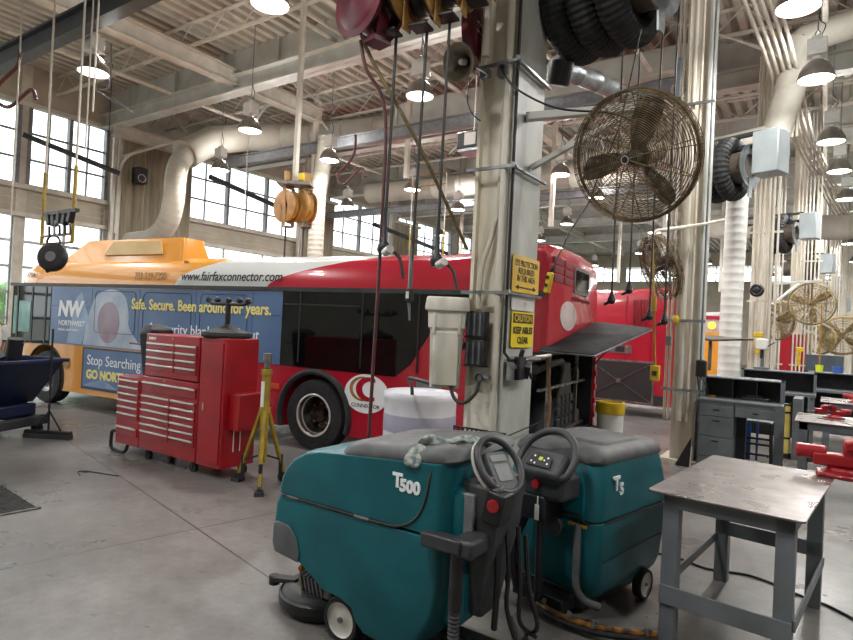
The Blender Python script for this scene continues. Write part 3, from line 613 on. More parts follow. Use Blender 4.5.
for z, lb in ((1.83, 'upper ribbed black outlet box on the near column'), (1.61, 'lower ribbed black outlet box on the near column')):
    t = thing('outlet_box', lb, 'box', (-2.255, 4.06, z))
    MB().bb(-.08, .08, -.05, .04, -.1, .1).build('housing', 'dgrey', t, bev=.008)
    for x in (-.055, 0, .05): MB().bb(x-.008, x+.008, -.062, -.05, -.09, .085).build('rib', 'desk', t)
    MB().bb(-.09, .09, -.055, .03, -.112, -.098).build('foot_lip', 'black', t)
t = thing('pipe_valve', 'round grey valve fitting under the black boxes on the column', 'valve', (-2.17, 4.0, 1.42))
MB().cyl((0, .1, 0), (0, -.03, 0), .03, n=14).cyl((-.05, 0, 0), (.06, 0, 0), .018, n=10).build('body', 'galv', t); MB().torus((0, -.04, 0), .03, .006, (0, 1, 0), 14, 6).build('ring', 'black', t)
cc('hose', catmull([(-2.17, 3.97, 1.4), (-2.19, 3.95, 1.3), (-2.28, 3.93, 1.22), (-2.37, 3.93, 1.26), (-2.41, 3.95, 1.4), (-2.38, 4.0, 1.6), (-2.34, 4.03, 1.68)], 7), .014, 'hose', 'black hose looping below the outlet boxes on the column', 'hose')
cc('hose', catmull([(-2.4, 3.95, 1.33), (-2.6, 3.95, 1.34), (-2.95, 4.15, 1.34), (-3.1, 4.4, 1.25), (-3.12, 4.45, 1.1)], 7), .016, 'hose', 'dark hose running from the column into the white tank', 'hose')
t = thing('black_clamp', 'black valve cluster on the column corner under the caution sign', 'valve', (-2.0, 4.3, 1.53))
m = MB().bb(-.03, .05, -.1, .02, -.12, .06).cyl((0, -.2, .04), (0, .5, .04), .02, n=10).box((.03, .05, -.05), (.08, .1, .1), (.3, .2, .4)).cyl((.03, -.05, .05), (.05, -.05, .12), .02, n=10).cyl((0, .1, .03), (.05, .14, -.12), .012, n=8)
m.build('body', 'black', t, bev=.006); MB().bb(-.01, .02, -.2, -.12, -.12, .02).bb(-.01, .03, -.18, -.02, -.03, .0).build('mounting_plate', 'galv', t); MB().cyl((0, .3, .05), (0, .62, .06), .016, n=10).build('chrome_pipe', 'chrome', t)
# signs on the +X face
RS = Matrix(((0, 0, 1), (1, 0, 0), (0, 1, 0)))     # local x -> world y, local y -> world z, normal +x
def sign(label, y0, y1, z0, z1, m_='safety', x=-2.035):
    t = thing('warning_sign', label, 'sign', (x, (y0+y1)/2, (z0+z1)/2))
    w_, h_ = (y1-y0), (z1-z0); MB().prism(rrect(-w_/2, w_/2, -h_/2, h_/2, .02), R=RS, d=.006).build('plate', m_, t)
    return t
t = sign('yellow sign about eye protection with a double arrow, on the near column', 4.17, 4.68, 2.1, 2.39, mat('sign_amber', '#e6bb2f', '#dcb02a', .4, scale=5))
for s_, z, w_ in (('EYE PROTECTION', .065, .42), ('REQUIRED', .005, .3), ('IN THIS AREA', -.055, .34)):
    o = text(s_, .068, V(.004, 0, z), RS, 'ink', t, 'lettering', ext=.001, bold=.0012, align='CENTER')
    wd = o.dimensions.x if False else max(v.co.y for v in o.data.vertices) - min(v.co.y for v in o.data.vertices)
    for v in o.data.vertices: v.co.y *= w_ / wd
MB().box((.005, 0, -.105), (.002, .3, .01)).prism([(.2, -.105), (.14, -.085), (.14, -.125)], (.005, 0, 0), RS, .002).prism([(-.2, -.105), (-.14, -.125), (-.14, -.085)], (.005, 0, 0), RS, .002).build('double_arrow', 'ink', t)
t = sign('plain white plate between the two yellow signs on the column', 4.18, 4.6, 1.955, 2.07, 'white'); t['category'] = 'sign'
t = sign('yellow and black caution sign reading keep aisles clear, on the column', 4.2, 4.61, 1.66, 1.945, mat('sign_yellow', '#efd516', '#e5ca14', .4, scale=5))
MB().box((.004, 0, .09), (.002, .37, .075)).build('black_band', 'ink', t)
for s_, z, w_, m_, sz in (('CAUTION', .066, .33, 'safety', .075), ('KEEP AISLES', -.03, .36, 'ink', .075), ('CLEAR', -.11, .2, 'ink', .075)):
    o = text(s_, sz, V(.006, 0, z), RS, m_, t, 'lettering', ext=.001, bold=.0018, align='CENTER')
    wd = max(v.co.y for v in o.data.vertices) - min(v.co.y for v in o.data.vertices)
    for v in o.data.vertices: v.co.y *= w_ / wd
# white slim bin and tank
t = thing('slim_bin', 'tall stained white bin mounted high on the near column', 'bin', (-2.5, 4.0, 1.32), math.radians(30))
def rr3(x0, x1, y0, y1, r, z, k=4): return [V(x, y, z) for x, y in rrect(x0, x1, y0, y1, r, k)]
MB().rings([rr3(-.115, .115, -.1, .1, .02, 0), rr3(-.13, .13, -.11, .11, .02, .45), rr3(-.135, .135, -.115, .115, .02, .46), rr3(-.145, .145, -.125, .125, .02, .47), rr3(-.15, .15, -.13, .13, .02, .6)]).build('body', 'binwhite', t)
MB().rings([rr3(-.17, .17, -.15, .15, .025, .6), rr3(-.175, .175, -.155, .155, .025, .62), rr3(-.165, .165, -.145, .145, .025, .7), rr3(-.155, .155, -.135, .135, .025, .71)]).build('rim', 'binwhite', t, bev=.006)
for x in (-.1, .1): MB().bb(x-.012, x+.012, -.14, -.105, .42, .58).build('rib', 'binwhite', t, bev=.004)
MB().bb(-.1, .1, -.125, -.1, .02, .44).build('front_panel', 'binwhite', t, bev=.008)
MB().bb(.13, .3, .0, .05, .3, .36).build('wall_bracket', 'galv', t)
t = thing('plastic_tank', 'white cylindrical tank with a mauve band behind the larger scrubber', 'tank', (-3.2, 4.7, 0))
MB().lathe([(0, .0), (.34, 0), (.345, .02), (.345, .82)], n=48).build('lower_body', 'tank', t, smooth=60); MB().lathe([(.346, .8), (.348, .81), (.348, .95), (.346, .96)], n=48).build('mauve_band', 'liquid', t)
MB().lathe([(.345, .955), (.345, 1.08), (.355, 1.1), (.355, 1.15), (.34, 1.165), (.33, 1.15), (.3, 1.14), (0, 1.14)], n=48).build('rim_and_lid', 'tank', t, smooth=60)
# ================================================================ big wall fan
def fan(label, loc, n_, r=.48, depth=.26, rings=26, wire=.0022, arm=None, rust='fangd', blade='fanblade', spin=20, blades=4, roll=0):
    t = thing('wall_fan', label, 'fan', loc); ax = Vector(n_).normalized(); F = frame_from(ax)
    def P(a, rr, z): return F @ V(math.cos(a)*rr, math.sin(a)*rr, z)
    c = MB(); hd = depth / 2
    def fz(q): return hd * (.62 + .38*math.sqrt(max(0, 1 - (q/.98)**2)))  # domed grille
    N = 48
    for k in range(rings):
        q = .1 + .9*k/(rings-1)
        c.tube([P(2*PI*i/N, r*q, fz(q)) for i in range(N)], wire, 4, close=True)
    for i in range(12): c.tube([P(2*PI*i/12 + .1, r*q, fz(q) + .002) for q in (.05, .3, .55, .8, .95, 1.0)], wire*1.5, 5)
    c.build('front_guard', rust, t)
    c = MB()
    for k in range(rings // 2):
        q = .25 + .75*k/(rings//2-1); c.tube([P(2*PI*i/N, r*q, -fz(q)) for i in range(N)], wire, 4, close=True)
    for k in range(7):
        z = -hd*.62 + hd*1.24*k/6; c.tube([P(2*PI*i/N, r*1.0, z) for i in range(N)], wire*1.1, 4, close=True)
    for i in range(60): c.tube([P(2*PI*i/60, r*1.0, z) for z in (-hd*.62, hd*.62)], wire, 4)
    for i in range(12): c.tube([P(2*PI*i/12, r*q, -fz(q)) for q in (.2, .6, 1.0)], wire*1.5, 5)
    c.build('rear_guard', rust, t)
    MB().torus((0, 0, 0), r*1.01, wire*4.5, ax, 48, 6).build('rim_band', rust, t)
    for k in range(blades):
        a0 = math.radians(spin) + 2*PI*k/blades; b = MB(); vs_ = []
        for q, w0, w1 in ((.12, -.14, .14), (.35, -.2, .22), (.6, -.2, .26), (.85, -.17, .22), (.93, -.1, .16)):
            vs_.append((P(a0+w0*1.3/(q+.35), r*q, -.045), P(a0 + (w0+w1)*.6/(q+.35), r*q, 0.01), P(a0+w1*1.3/(q+.35), r*q, .045)))
        for j in range(4):
            for e in range(2): b.add([vs_[j][e], vs_[j][e+1], vs_[j+1][e+1], vs_[j+1][e]], [(0, 1, 2, 3)])
        o = b.build('blade', blade, t); md = o.modifiers.new('thick', 'SOLIDIFY'); md.thickness = .004
    MB().cyl(ax*-.04, ax*.06, .05, n=20).build('hub', 'dgrey', t); MB().cyl(ax*(hd-.01), ax*(hd+.014), .03, n=20).build('badge', 'black', t)
    MB().torus(ax*(hd+.012), .026, .004, ax, 20, 6).build('guard_badge', 'chrome', t)
    MB().cyl(ax*-.34, ax*-.06, .085, n=22).build('motor', rust, t, bev=.008)
    if arm:
        m = MB()
        for a, b_ in arm[:1]: m.bar(Vector(a) - Vector(loc), Vector(b_) - Vector(loc), .075, .06)
        for a, b_ in arm[1:]: m.bar(Vector(a) - Vector(loc), Vector(b_) - Vector(loc), .055, .04)
        m.build('wall_arm', 'beam_l', t, bev=.004)
    return t
fan('big caged wall fan with dark blades on an arm from the near column', (-1.16, 4.24, 3.06), (-.22, -.92, -.36), r=.448, rings=30, spin=62, blades=3, wire=.0028,
    arm=[((-2.04, 4.3, 3.5), (-1.2, 4.62, 3.55)), ((-2.04, 4.42, 3.12), (-1.3, 4.6, 3.52)), ((-1.2, 4.62, 3.56), (-1.15, 4.5, 3.1))])
fan('tilted dark caged fan in front of the second bus', (-2.1, 9.35, 2.85), (-.75, -.55, -.35), r=.5, rings=14, wire=.004, spin=10, arm=[((-1.82, 9.4, 3.05), (-1.95, 9.5, 2.9))])
fan('tan caged fan beside the pale diagonal bracket at far right', (-.3, 16.6, 2.75), (-.12, -1, -.1), r=.48, rings=14, wire=.005, spin=35, blade='fan_tan', rust='fan_tan', blades=3, arm=[((-1.0, 14.9, 3.08), (-.15, 16.9, 3.32)), ((-1.0, 14.9, 2.62), (-.55, 15.8, 3.15))])
fan('upper of two overlapping tan fans cut by the right edge', (.42, 21.7, 2.1), (.1, -1, -.5), r=.62, rings=12, wire=.006, spin=50, blade='fan_tan', rust='fan_tan', arm=[((-.6, 20, 2.7), (.3, 21.9, 2.2))])
fan('lower tan fan left of the two at the right edge', (-.1, 21.5, 1.95), (-.6, -1, .1), r=.42, rings=12, wire=.006, spin=80, blade='fan_tan', rust='fan_tan', arm=[((-.7, 20, 2.3), (-.1, 21.6, 2.0))])
fan('half hidden tan fan behind the conduit bundle at centre right', (-1.02, 17.5, 2.38), (-.9, -1, 0), r=.5, rings=12, wire=.005, spin=20, blade='fan_tan', rust='fan_tan', arm=[((-1.2, 14.9, 2.6), (-1.05, 17.2, 2.45))])
# ================================================================ exhaust hose reels on the column line
def ex_reel(label, loc, s=1.0, coils=3, low=False, box=True, rz=0):
    t = thing('exhaust_hose_reel', label, 'exhaust reel', loc, math.radians(rz))
    n = 56 if not low else 36
    for k in range(coils):
        x = -.16 - .27*k; m = MB(); nn = n * 2; R_ = .40; rr = .135
        rs = []
        for i in range(nn):
            a = 2*PI*i/nn; c = V(x, math.cos(a)*R_, math.sin(a)*R_); F = Matrix((V(1, 0, 0), V(0, math.cos(a), math.sin(a)), V(0, -math.sin(a), math.cos(a)))).transposed()
            r_ = rr + (.006 if i % 2 else -.006); rs.append([c + F @ V(math.cos(2*PI*j/14)*r_, math.sin(2*PI*j/14)*r_, 0) for j in range(14)])
        m.rings(rs, close=True); m.build('hose_coil', 'rubber', t, smooth=20)
    MB().lathe([(0, -.95), (.26, -.95), (.26, .12), (.24, .12), (0, .1)], axis=(1, 0, 0), n=36).build('drum', mat('drum_paint', '#5d5348', '#4c443b', .5, scale=4) if 'drum_paint' not in bpy.data.materials else bpy.data.materials['drum_paint'], t)
    MB().lathe([(.2, .12), (.26, .13), (.36, .14), (.36, .16), (.2, .15)], axis=(1, 0, 0), n=30).prism([(-.05, -.52), (.05, -.52), (.08, -.2), (-.08, -.2)], (.15, 0, 0), RS, .02).build('end_flange', 'galv', t)
    if box: MB().bb(.25, .66, -.2, .2, -.2, .5).build('blower_box', mat('blower_grey', '#a9b2b5', '#98a1a4', .4, .2, scale=2) if 'blower_grey' not in bpy.data.materials else bpy.data.materials['blower_grey'], t, bev=.02)
    MB().bb(-1.2, .3, -.04, .04, .3, .36).bb(-1.2, .3, -.04, .04, .5, .56).build('support_rail', 'deskd', t)
    t.scale = (s,) * 3; return t
ex_reel('huge black corrugated hose on a reel beside the top of the near column', (-1.27, 4.74, 4.62), .9, 3, rz=-12)
ex_reel('black corrugated hose reel with grey box right of the second column', (-1.2, 10.5, 4.55), .95, 3, True, rz=-20)
ex_reel('pair of grey hose coils with a box, third reel along', (-.8, 17.0, 4.5), .9, 2, True, rz=-15)
ex_reel('narrow dark hose coils with a grey box, fourth reel along', (-.42, 23.2, 4.3), .9, 2, True, rz=-15)
ex_reel('small far hose reel with a pale box, fifth along', (-.1, 29.8, 4.2), .95, 2, True)
ex_reel('farthest hose reel and box at the right, sixth along', (.35, 35.6, 3.7), .95, 1, True)
t = thing('floodlight', 'black can shaped floodlight under the huge hose reel', 'floodlight', (-2.0, 4.85, 4.05))
MB().lathe([(0, -.1), (.09, -.1), (.105, -.08), (.105, .1), (.09, .1), (.085, .02), (0, .02)], axis=(.25, -.2, 1), n=24).build('housing', 'black', t); MB().bar((0, 0, .1), (.15, 0, .3), .03, .05).build('bracket', 'galv', t)

t = thing('unit_heater', 'black box with white sticker hanging behind the horn loudspeaker', 'heater', (-5.2, 8.9, 5.0))
MB().bb(-.26, .2, -.15, .15, -.1, .2).build('housing', 'black', t, bev=.02); MB().bb(-.1, .12, -.165, -.15, -.05, .16).build('sticker', 'paper', t); MB().bb(-.2, .24, -.2, .2, -.17, -.12).build('lower_tray', 'galv', t); MB().cyl((0, 0, .2), (0, 0, 3.5), .012, n=6).build('hanging_rod', 'conduit', t)
# ================================================================ buses
def livery():
    m = mat('bus_livery', '#ad1f32', rough=.22, coat=.5); N = m.node_tree.nodes; L = m.node_tree.links; b = N['Principled BSDF']
    tc = N.new('ShaderNodeTexCoord'); s = N.new('ShaderNodeSeparateXYZ'); L.new(tc.outputs['Object'], s.inputs[0])
    X, Z = s.outputs[0], s.outputs[2]
    def mt(op, a, b_=None, c=None):
        n = N.new('ShaderNodeMath'); n.operation = op
        for i, q in enumerate((a, b_, c)):
            if q is None: continue
            if isinstance(q, (int, float)): n.inputs[i].default_value = q
            else: L.new(q, n.inputs[i])
        return n.outputs[0]
    z1 = mt('MAXIMUM', mt('SUBTRACT', Z, 2.25), 0.0)
    up = mt('GREATER_THAN', Z, 2.2)
    f1 = mt('ADD', mt('MULTIPLY', mt('POWER', mt('DIVIDE', z1, .44), 2.0), 1.25), -2.92)
    f2 = mt('ADD', mt('MULTIPLY', mt('POWER', mt('DIVIDE', z1, .5), 1.7), 2.3), -.95)
    isw = mt('MULTIPLY', up, mt('GREATER_THAN', X, f1)); isr = mt('MULTIPLY', up, mt('GREATER_THAN', X, f2))
    low = mt('MULTIPLY', mt('SUBTRACT', 1.0, up), mt('GREATER_THAN', X, -2.1))
    def rgb(h): n = N.new('ShaderNodeRGB'); n.outputs[0].default_value = lin(h); return n.outputs[0]
    def mix(f, a, c):
        x = N.new('ShaderNodeMix'); x.data_type = 'RGBA'; L.new(f, x.inputs[0]); L.new(a, x.inputs[6]); L.new(c, x.inputs[7]); return x.outputs[2]
    c = mix(isw, rgb('#dd9632'), rgb('#cfd2d0')); c = mix(isr, c, rgb('#ad1f32')); c = mix(low, c, rgb('#ad1f32'))
    L.new(c, b.inputs['Base Color']); return m
def shell(name, parent, x0, x1, m_, W=2.5, z0=.28, holes=(), cut=None, cx1=.0):
    # section: y across (0 = near side), z up
    def sec(x, iy=0, it=0, zb=z0):
        pr = [(iy, zb), (iy, 1.15), (iy+.0, 2.25), (iy+.02+it*.5, 2.48-it*.3), (iy+.08+it, 2.62-it), (iy+.25+it, 2.71-it), (iy+.6+it, 2.74-it), (W/2, 2.76-it)]
        full = pr + [(W - y, z) for y, z in pr[::-1][1:]]
        return [V(x, y, z) for y, z in full]
    st = [sec(x0-0.0, .32, .42), sec(x0+.05, .2, .3), sec(x0+.22, .08, .16), sec(x0+.6, .0, .03), sec(x0+1.0)]
    n = 10
    for i in range(1, n): st.append(sec(x0 + 1 + (x1-.35-x0-1)*i/n))
    st += [sec(x1-.35, 0, -.07), sec(x1-.12, .01, -.09), sec(x1-.03, .04, -.06), sec(x1, .1, .02)]
    b = MB().rings(st)
    o = b.build(name, m_, parent, smooth=35)
    cuts = []
    for (x, r) in holes:
        c = MB().cyl((x, -.3, .5), (x, .45, .5), r, n=40).build('c', 'black'); cuts.append(c)
        c2 = MB().cyl((x, W-.45, .5), (x, W+.3, .5), r, n=40).build('c', 'black'); cuts.append(c2)
    for q in cut or ():
        cuts.append(MB().bb(*q).build('c', 'black'))
    for c in cuts:
        md = o.modifiers.new('b', 'BOOLEAN'); md.object = c; md.solver = 'EXACT'
    if cuts:
        bpy.context.view_layer.update()
        # cutters are built in the local frame of the bus, so bake with the shell still unparented
        o.parent = None; bpy.context.view_layer.update()
        me = bpy.data.meshes.new_from_object(o.evaluated_get(bpy.context.evaluated_depsgraph_get())); o.modifiers.clear(); o.data = me
        me.materials.clear(); me.materials.append(M[m_] if isinstance(m_, str) else m_)
        for c in cuts: bpy.data.objects.remove(c)
        o.parent = parent; me.set_sharp_from_angle(angle=math.radians(35))
    return o
def wheel(parent, x, y, dirn=-1, R_=.49, deep=True):
    w_ = MB().lathe([(.29, -.13), (.4, -.14), (.47, -.13), (.49, -.09), (.49, .09), (.47, .13), (.4, .14), (.29, .13), (.29, -.13)], c=(x, y+.16, R_), axis=(0, dirn, 0), n=44).build('wheel', 'rubber', parent, smooth=50)
    if deep:
        MB().lathe([(.295, .13), (.3, .1), (.27, .07), (.25, -.02), (.22, -.06), (.12, -.05), (.11, .0), (.1, .02), (0, .02)], c=(x, y+.16, R_), axis=(0, dirn, 0), n=40).build('rim', mat('polished_rim', '#6b6762', '#2e2b29', .3, .8, scale=6, amt=1.2) if 'polished_rim' not in bpy.data.materials else bpy.data.materials['polished_rim'], w_)
    else:
        MB().lathe([(.295, .1), (.28, .12), (.2, .1), (.14, .13), (.12, .2), (0, .2)], c=(x, y+.16, R_), axis=(0, dirn, 0), n=40).build('rim', 'steel', w_)
    if deep: MB().torus((x, y+.16+dirn*.125, R_), .285, .016, (0, 1, 0), 40, 8).torus((x, y+.16+dirn*.05, R_), .262, .012, (0, 1, 0), 40, 8).build('rim_ring', 'chrome', w_)
    for k in range(8):
        a = 2*PI*k/8; m = MB(); m.cyl((x+.155*math.cos(a), y+.16+dirn*(.06 if not deep else -.06), R_+.155*math.sin(a)), (x+.155*math.cos(a), y+.16+dirn*(.14 if not deep else -.02), R_+.155*math.sin(a)), .02, n=8); m.build('lug_nut', 'steel', w_)
BO = (-5.796, 5.903, 0); BR_ = math.radians(5.93)
bus = thing('city_bus', 'long transit bus with yellow front, white swoosh and red rear, engine door open', 'bus', BO, BR_)
LV = livery()
ZT = Matrix(((1, 0, 0), (0, 0, -1), (0, 1, 0)))      # text plane: x along bus, z up, facing -y
shell('body_shell', bus, -7.75, 3.25, LV, holes=((0, .60), (-6.4, .60)), cut=((2.6, 3.6, -.1, 2.38, .45, 1.56),))
MB().bb(-7.6, 3.1, .25, 2.25, .3, .36).bb(-.9, .9, .5, 2.0, .36, 1.1).bb(-6.9, -5.4, .5, 2.0, .36, 1.1).build('chassis', 'deskd', bus)
for x in (0, -6.4):
    wheel(bus, x, -.02, -1, deep=(x == 0)); wheel(bus, x, 2.2, 1, deep=False)
    a = MB(); P_ = [V(x + .6*math.cos(t), -.0, .49 + .6*math.sin(t)) for t in [math.radians(-18 + 216*i/30) for i in range(31)]]
    a.tube(P_, .045 if x == 0 else .02, 8); a.build('wheel_arch', 'rubber', bus)
# trim line and window band
MB().bb(-7.7, 3.2, -.02, .0, 2.19, 2.25).build('drip_rail', 'deskd', bus)
MB().prism([(-.63+.0, 1.14), (1.28, 1.13), (1.5, 1.3), (1.78, 1.75), (2.62, 1.85), (2.62, 2.2), (-.63, 2.2)], (0, -.006, 0), ZT, .016).build('rear_side_window', 'glass', bus)
for x in (-.3, .75, 1.6): MB().bb(x-.012, x+.012, -.022, -.01, 1.2, 2.18).build('window_divider', 'black', bus)
MB().bb(-.6, .7, -.022, -.013, 2.0, 2.02).build('window_divider', 'black', bus)
MB().bb(-7.6, -6.3, -.014, .0, 1.1, 2.19).build('front_side_window', 'glass', bus, bev=.003)
for x0_, x1_, z0_, z1_ in ((-7.35, -6.95, 1.3, 1.9), (-7.53, -7.42, 1.25, 2.0)): MB().bb(x0_, x1_, -.02, -.01, z0_, z1_).build('window_pane', 'teal_glass', bus)
for x in (-7.4, -6.9, -6.45): MB().bb(x-.02, x+.02, -.024, -.01, 1.12, 2.18).build('window_divider', 'dgrey', bus)
# advertisement
MB().bb(-6.28, -.63, -.012, 0, 1.14, 2.18).build('advert_panel', 'ad', bus)
MB().bb(-5.23, -2.4, -.02, 0, .38, 1.12).build('lower_advert_frame', 'deskd', bus)
MB().bb(-5.18, -2.45, -.024, -.01, .42, 1.09).build('lower_advert', 'ad', bus)
m = MB()
for x in (-5.05, -3.75, -2.4, -1.2): m.bb(x-.005, x+.005, -.0135, -.012, 1.16, 2.17)
m.bb(-6.25, -.65, -.0135, -.012, 1.83, 1.838); m.build('panel_joint', 'deskd', bus)
for a, b_ in ((-4.95, -3.85), (-3.65, -2.5), (-2.3, -1.3)):
    R4 = rrect(a, b_, 1.4, 2.12, .08); MB().tube([V(p[0], -.013, p[1]) for p in R4], .006, 4, close=True).build('window_outline', 'blue', bus)
MB().prism([(-5.75, 1.16), (-5.3, 1.16), (-5.1, 1.6), (-5.35, 2.1), (-5.5, 2.0)], (0, -.0125, 0), ZT, .002).build('advert_pale_streak', mat('ad_pale', '#7e98bd', '#94abc8', .4, scale=2), bus)
MB().prism([(p.x, p.y) for p in catmull([V(-5.25, 1.16, 0), V(-5.12, 1.7, 0), V(-4.9, 2.05, 0), V(-4.5, 2.16, 0), V(-4.15, 2.05, 0), V(-4.02, 1.75, 0), V(-3.98, 1.5, 0), V(-3.6, 1.16, 0)], 5)], (0, -.0128, 0), ZT, .004).build('advert_blanket', mat('ad_white', '#b7c3d2', '#98a8be', .4, scale=2.5, amt=1.1), bus)
MB().prism([(.3*math.cos(t) - 4.55, 1.58 + .36*math.sin(t)) for t in [2*PI*i/28 for i in range(28)]], (0, -.0145, 0), ZT, .005).build('advert_face', mat('ad_face', '#9c8f9c', '#8c7684', .4, scale=3, amt=1.2), bus)
text('NW', .38, V(-6.05, -.016, 1.66), ZT, 'wink', bus, bold=.02, sx=1.05, shear=.12)
text('NORTHWEST', .13, V(-6.02, -.016, 1.48), ZT, 'wink', bus, bold=.003)
text('FEDERAL CREDIT UNION', .055, V(-6.02, -.016, 1.38), ZT, 'wink', bus, bold=.001)
text('Safe. Secure. Been around for years.', .245, V(-3.95, -.018, 1.84), ZT, 'yink', bus, bold=.006, sx=.87)
text('A security blanket without', .24, V(-3.5, -.018, 1.46), ZT, 'wink', bus, sx=.95)
text('Stop Searching', .25, V(-5.08, -.027, .82), ZT, 'wink', bus, sx=.98)
text('GO NORTHWEST', .21, V(-5.08, -.027, .58), ZT, 'yink', bus, bold=.01)
MB().prism([(-5.16, .44), (-4.2, .44), (-4.6, .58), (-4.9, .52)], (0, -.0245, 0), ZT, .002).build('advert_cloud', mat('ad_cloud', '#8da4c4', '#6f8ab4', .5, scale=3), bus)
text('703-339-7200', .17, V(-3.93, -.012, 2.34), ZT, mat('faded_ink', '#8a6a3a', None, .5), bus, shear=.2, sx=.83)
text('www.fairfaxconnector.com', .2, V(-2.78, -.012, 2.33), ZT, 'ink', bus, shear=.25, sx=.96, bold=.002)
text('7704', .13, V(-7.15, -.012, 2.36), ZT, 'ink', bus, shear=.2)
MB().bb(-2.72, -2.62, -.012, 0, 2.6, 2.64).build('side_marker', 'brown', bus)
# fuel door recess, plates, marker lights
MB().cyl((-5.72, .0, .79), (-5.72, -.015, .79), .1, n=24).build('fuel_cap', 'brown', bus)
MB().bb(-.77, -.62, -.014, 0, .79, .87).build('side_marker', 'orange', bus)
MB().bb(1.6, 1.95, -.012, 0, .95, 1.12).build('vent_grille', 'mgrey', bus)
MB().prism([(.34*math.cos(t), .255*math.sin(t)) for t in [2*PI*i/40 for i in range(40)]], (.86, -.006, .87), ZT, .01).build('emblem_disc', 'wink', bus)
def arcb(cx, cz, r0, r1, a0, a1, off, n=22):
    P_ = [(cx + r0*math.cos(math.radians(a0 + (a1-a0)*i/n)), cz + .8*r0*math.sin(math.radians(a0 + (a1-a0)*i/n))) for i in range(n+1)]
    Q_ = [(cx + off[0] + r1*math.cos(math.radians(a0 + (a1-a0)*i/n)), cz + off[1] + .8*r1*math.sin(math.radians(a0 + (a1-a0)*i/n))) for i in range(n, -1, -1)]
    return P_ + Q_
MB().prism(arcb(.9, .93, .2, .13, 60, 300, (.03, 0)), (0, -.0125, 0), ZT, .003).build('emblem_red_arc', 'busred', bus)
MB().prism(arcb(.8, .93, .2, .17, 75, 285, (.02, 0)), (0, -.0125, 0), ZT, .003).build('emblem_gold_arc', 'brown', bus)
text('CONNECTOR', .07, V(.86, -.013, .69), ZT, 'ink', bus, align='CENTER')
# roof pod
def pod(x0, x1, y0, y1, z0, z1, sl, name='roof_pod', m_=None):
    r = MB().rings([rr3(x0, x1, y0, y1, .08, z0), rr3(x0+sl*.4, x1-.03, y0+.05, y1-.05, .08, (z0*1.2+z1)/2.2), rr3(x0+sl, x1-.1, y0+.1, y1-.1, .08, z1)]); return r.build(name, m_ or 'podyel', bus, smooth=50)
M['podyel'] = mat('pod_yellow', '#dd9632', '#d29038', .25, scale=1.2, coat=.3)
pod(-6.4, -2.95, .12, .78, 2.6, 3.06, .75)
MB().prism([(-5.0, 2.78), (-3.45, 2.78), (-3.5, 3.0), (-4.75, 3.02)], (0, .15, 0), ZT, .03).build('pod_side_panel', mat('pod_panel', '#e9c98c', '#dcb878', .3, scale=2), bus)
# rear face
RB = Matrix(((0, 0, 1), (1, 0, 0), (0, 1, 0)))
XF = 3.25
for k, (y0_, y1_) in enumerate(((.1, .48), (.54, .92))):
    for j in range(3): MB().bb(XF-.06, XF+.012, y0_, y1_, 2.38+.1*j, 2.455+.1*j).build('rear_louvre', 'darkred', bus)
m = MB()
for j in range(3): m.bb(2.6, 3.12, -.012, .02, 2.34+.09*j, 2.41+.09*j)
m.build('side_louvre', 'darkred', bus)
MB().prism(rrect(1.0, 1.8, 2.3, 2.64, .05), (XF, 0, 0), RB, .03).build('rear_window_frame', 'mgrey', bus); MB().prism(rrect(1.05, 1.75, 2.34, 2.6, .04), (XF+.012, 0, 0), RB, .02).build('rear_window', 'glass', bus)
MB().prism([(.8 + .38*math.cos(q), 2.0 + .18*math.sin(q)) for q in [2*PI*i/40 for i in range(40)]], (XF+.004, 0, 0), RB, .01).build('rear_emblem', mat('emblem_pale', '#c9b9b8', '#b9a3a3', .4, scale=9), bus)
text('www.fairfaxconnector.com', .1, V(XF+.006, .9, 2.2), RB, 'darkred', bus, sx=.9)
MB().bb(XF-.01, XF+.02, 2.39, 2.48, .4, 1.6).build('rear_corner_post', 'busred', bus)
for z in (.62, .82, 1.02, 1.22): MB().cyl((XF+.02, 2.43, z), (XF+.035, 2.43, z), .045, n=16).build('tail_lamp', 'tail', bus)
MB().bb(XF-.05, XF+.12, .1, 2.45, .3, .45).build('rear_bumper', 'rubber', bus, bev=.02)
# engine bay
MB().bb(2.6, 2.64, 0, 2.37, .45, 1.56).bb(2.61, 3.24, 2.33, 2.375, .455, 1.555).bb(2.61, 3.23, 0.02, 2.37, 1.53, 1.555).bb(2.61, 3.23, 0.02, 2.37, .455, .48).build('engine_bay_wall', 'black', bus)
m = MB(); m.prism([(.75, .5), (1.75, .5), (1.55, 1.4), (1.25, 1.4)], (2.95, 0, 0), RB, .35); m.build('engine_block', 'deskd', bus, bev=.03)
m = MB()
for i in range(4):
    for j in range(3): m.bb(3.13, 3.16, .85+.2*i, 1.0+.2*i, .6+.14*j, .7+.14*j)
m.build('engine_ribs', 'deskd', bus, bev=.01)
MB().bb(3.1, 3.14, .15, 2.35, .5, .54).bb(3.1, 3.14, .15, 2.35, 1.1, 1.13).bb(3.1, 3.14, .5, .54, .45, 1.5).bb(3.1, 3.14, 1.85, 1.89, .45, 1.5).build('engine_rail', 'steel', bus)
MB().tube(catmull([(3.05, .2, 1.35), (3.1, .7, 1.42), (3.08, 1.2, 1.38), (3.0, 1.3, 1.0)], 6), .06, 12).build('intake_hose', 'black', bus)
MB().tube(catmull([(3.15, .35, .45), (3.2, .36, .9), (3.15, .33, 1.5)], 5), .02, 10).build('copper_pipe', 'cardboard', bus)
MB().cyl((3.0, 2.05, .6), (3.12, 2.05, .6), .12, n=20).cyl((3.0, 2.05, 1.2), (3.1, 2.05, 1.2), .09, n=20).build('pulley', 'steel', bus)
A_, B_, C_, D_ = V(3.2, -.15, 1.58), V(3.28, 2.3, 1.95), V(4.02, 2.42, 1.89), V(3.72, .18, 1.55)
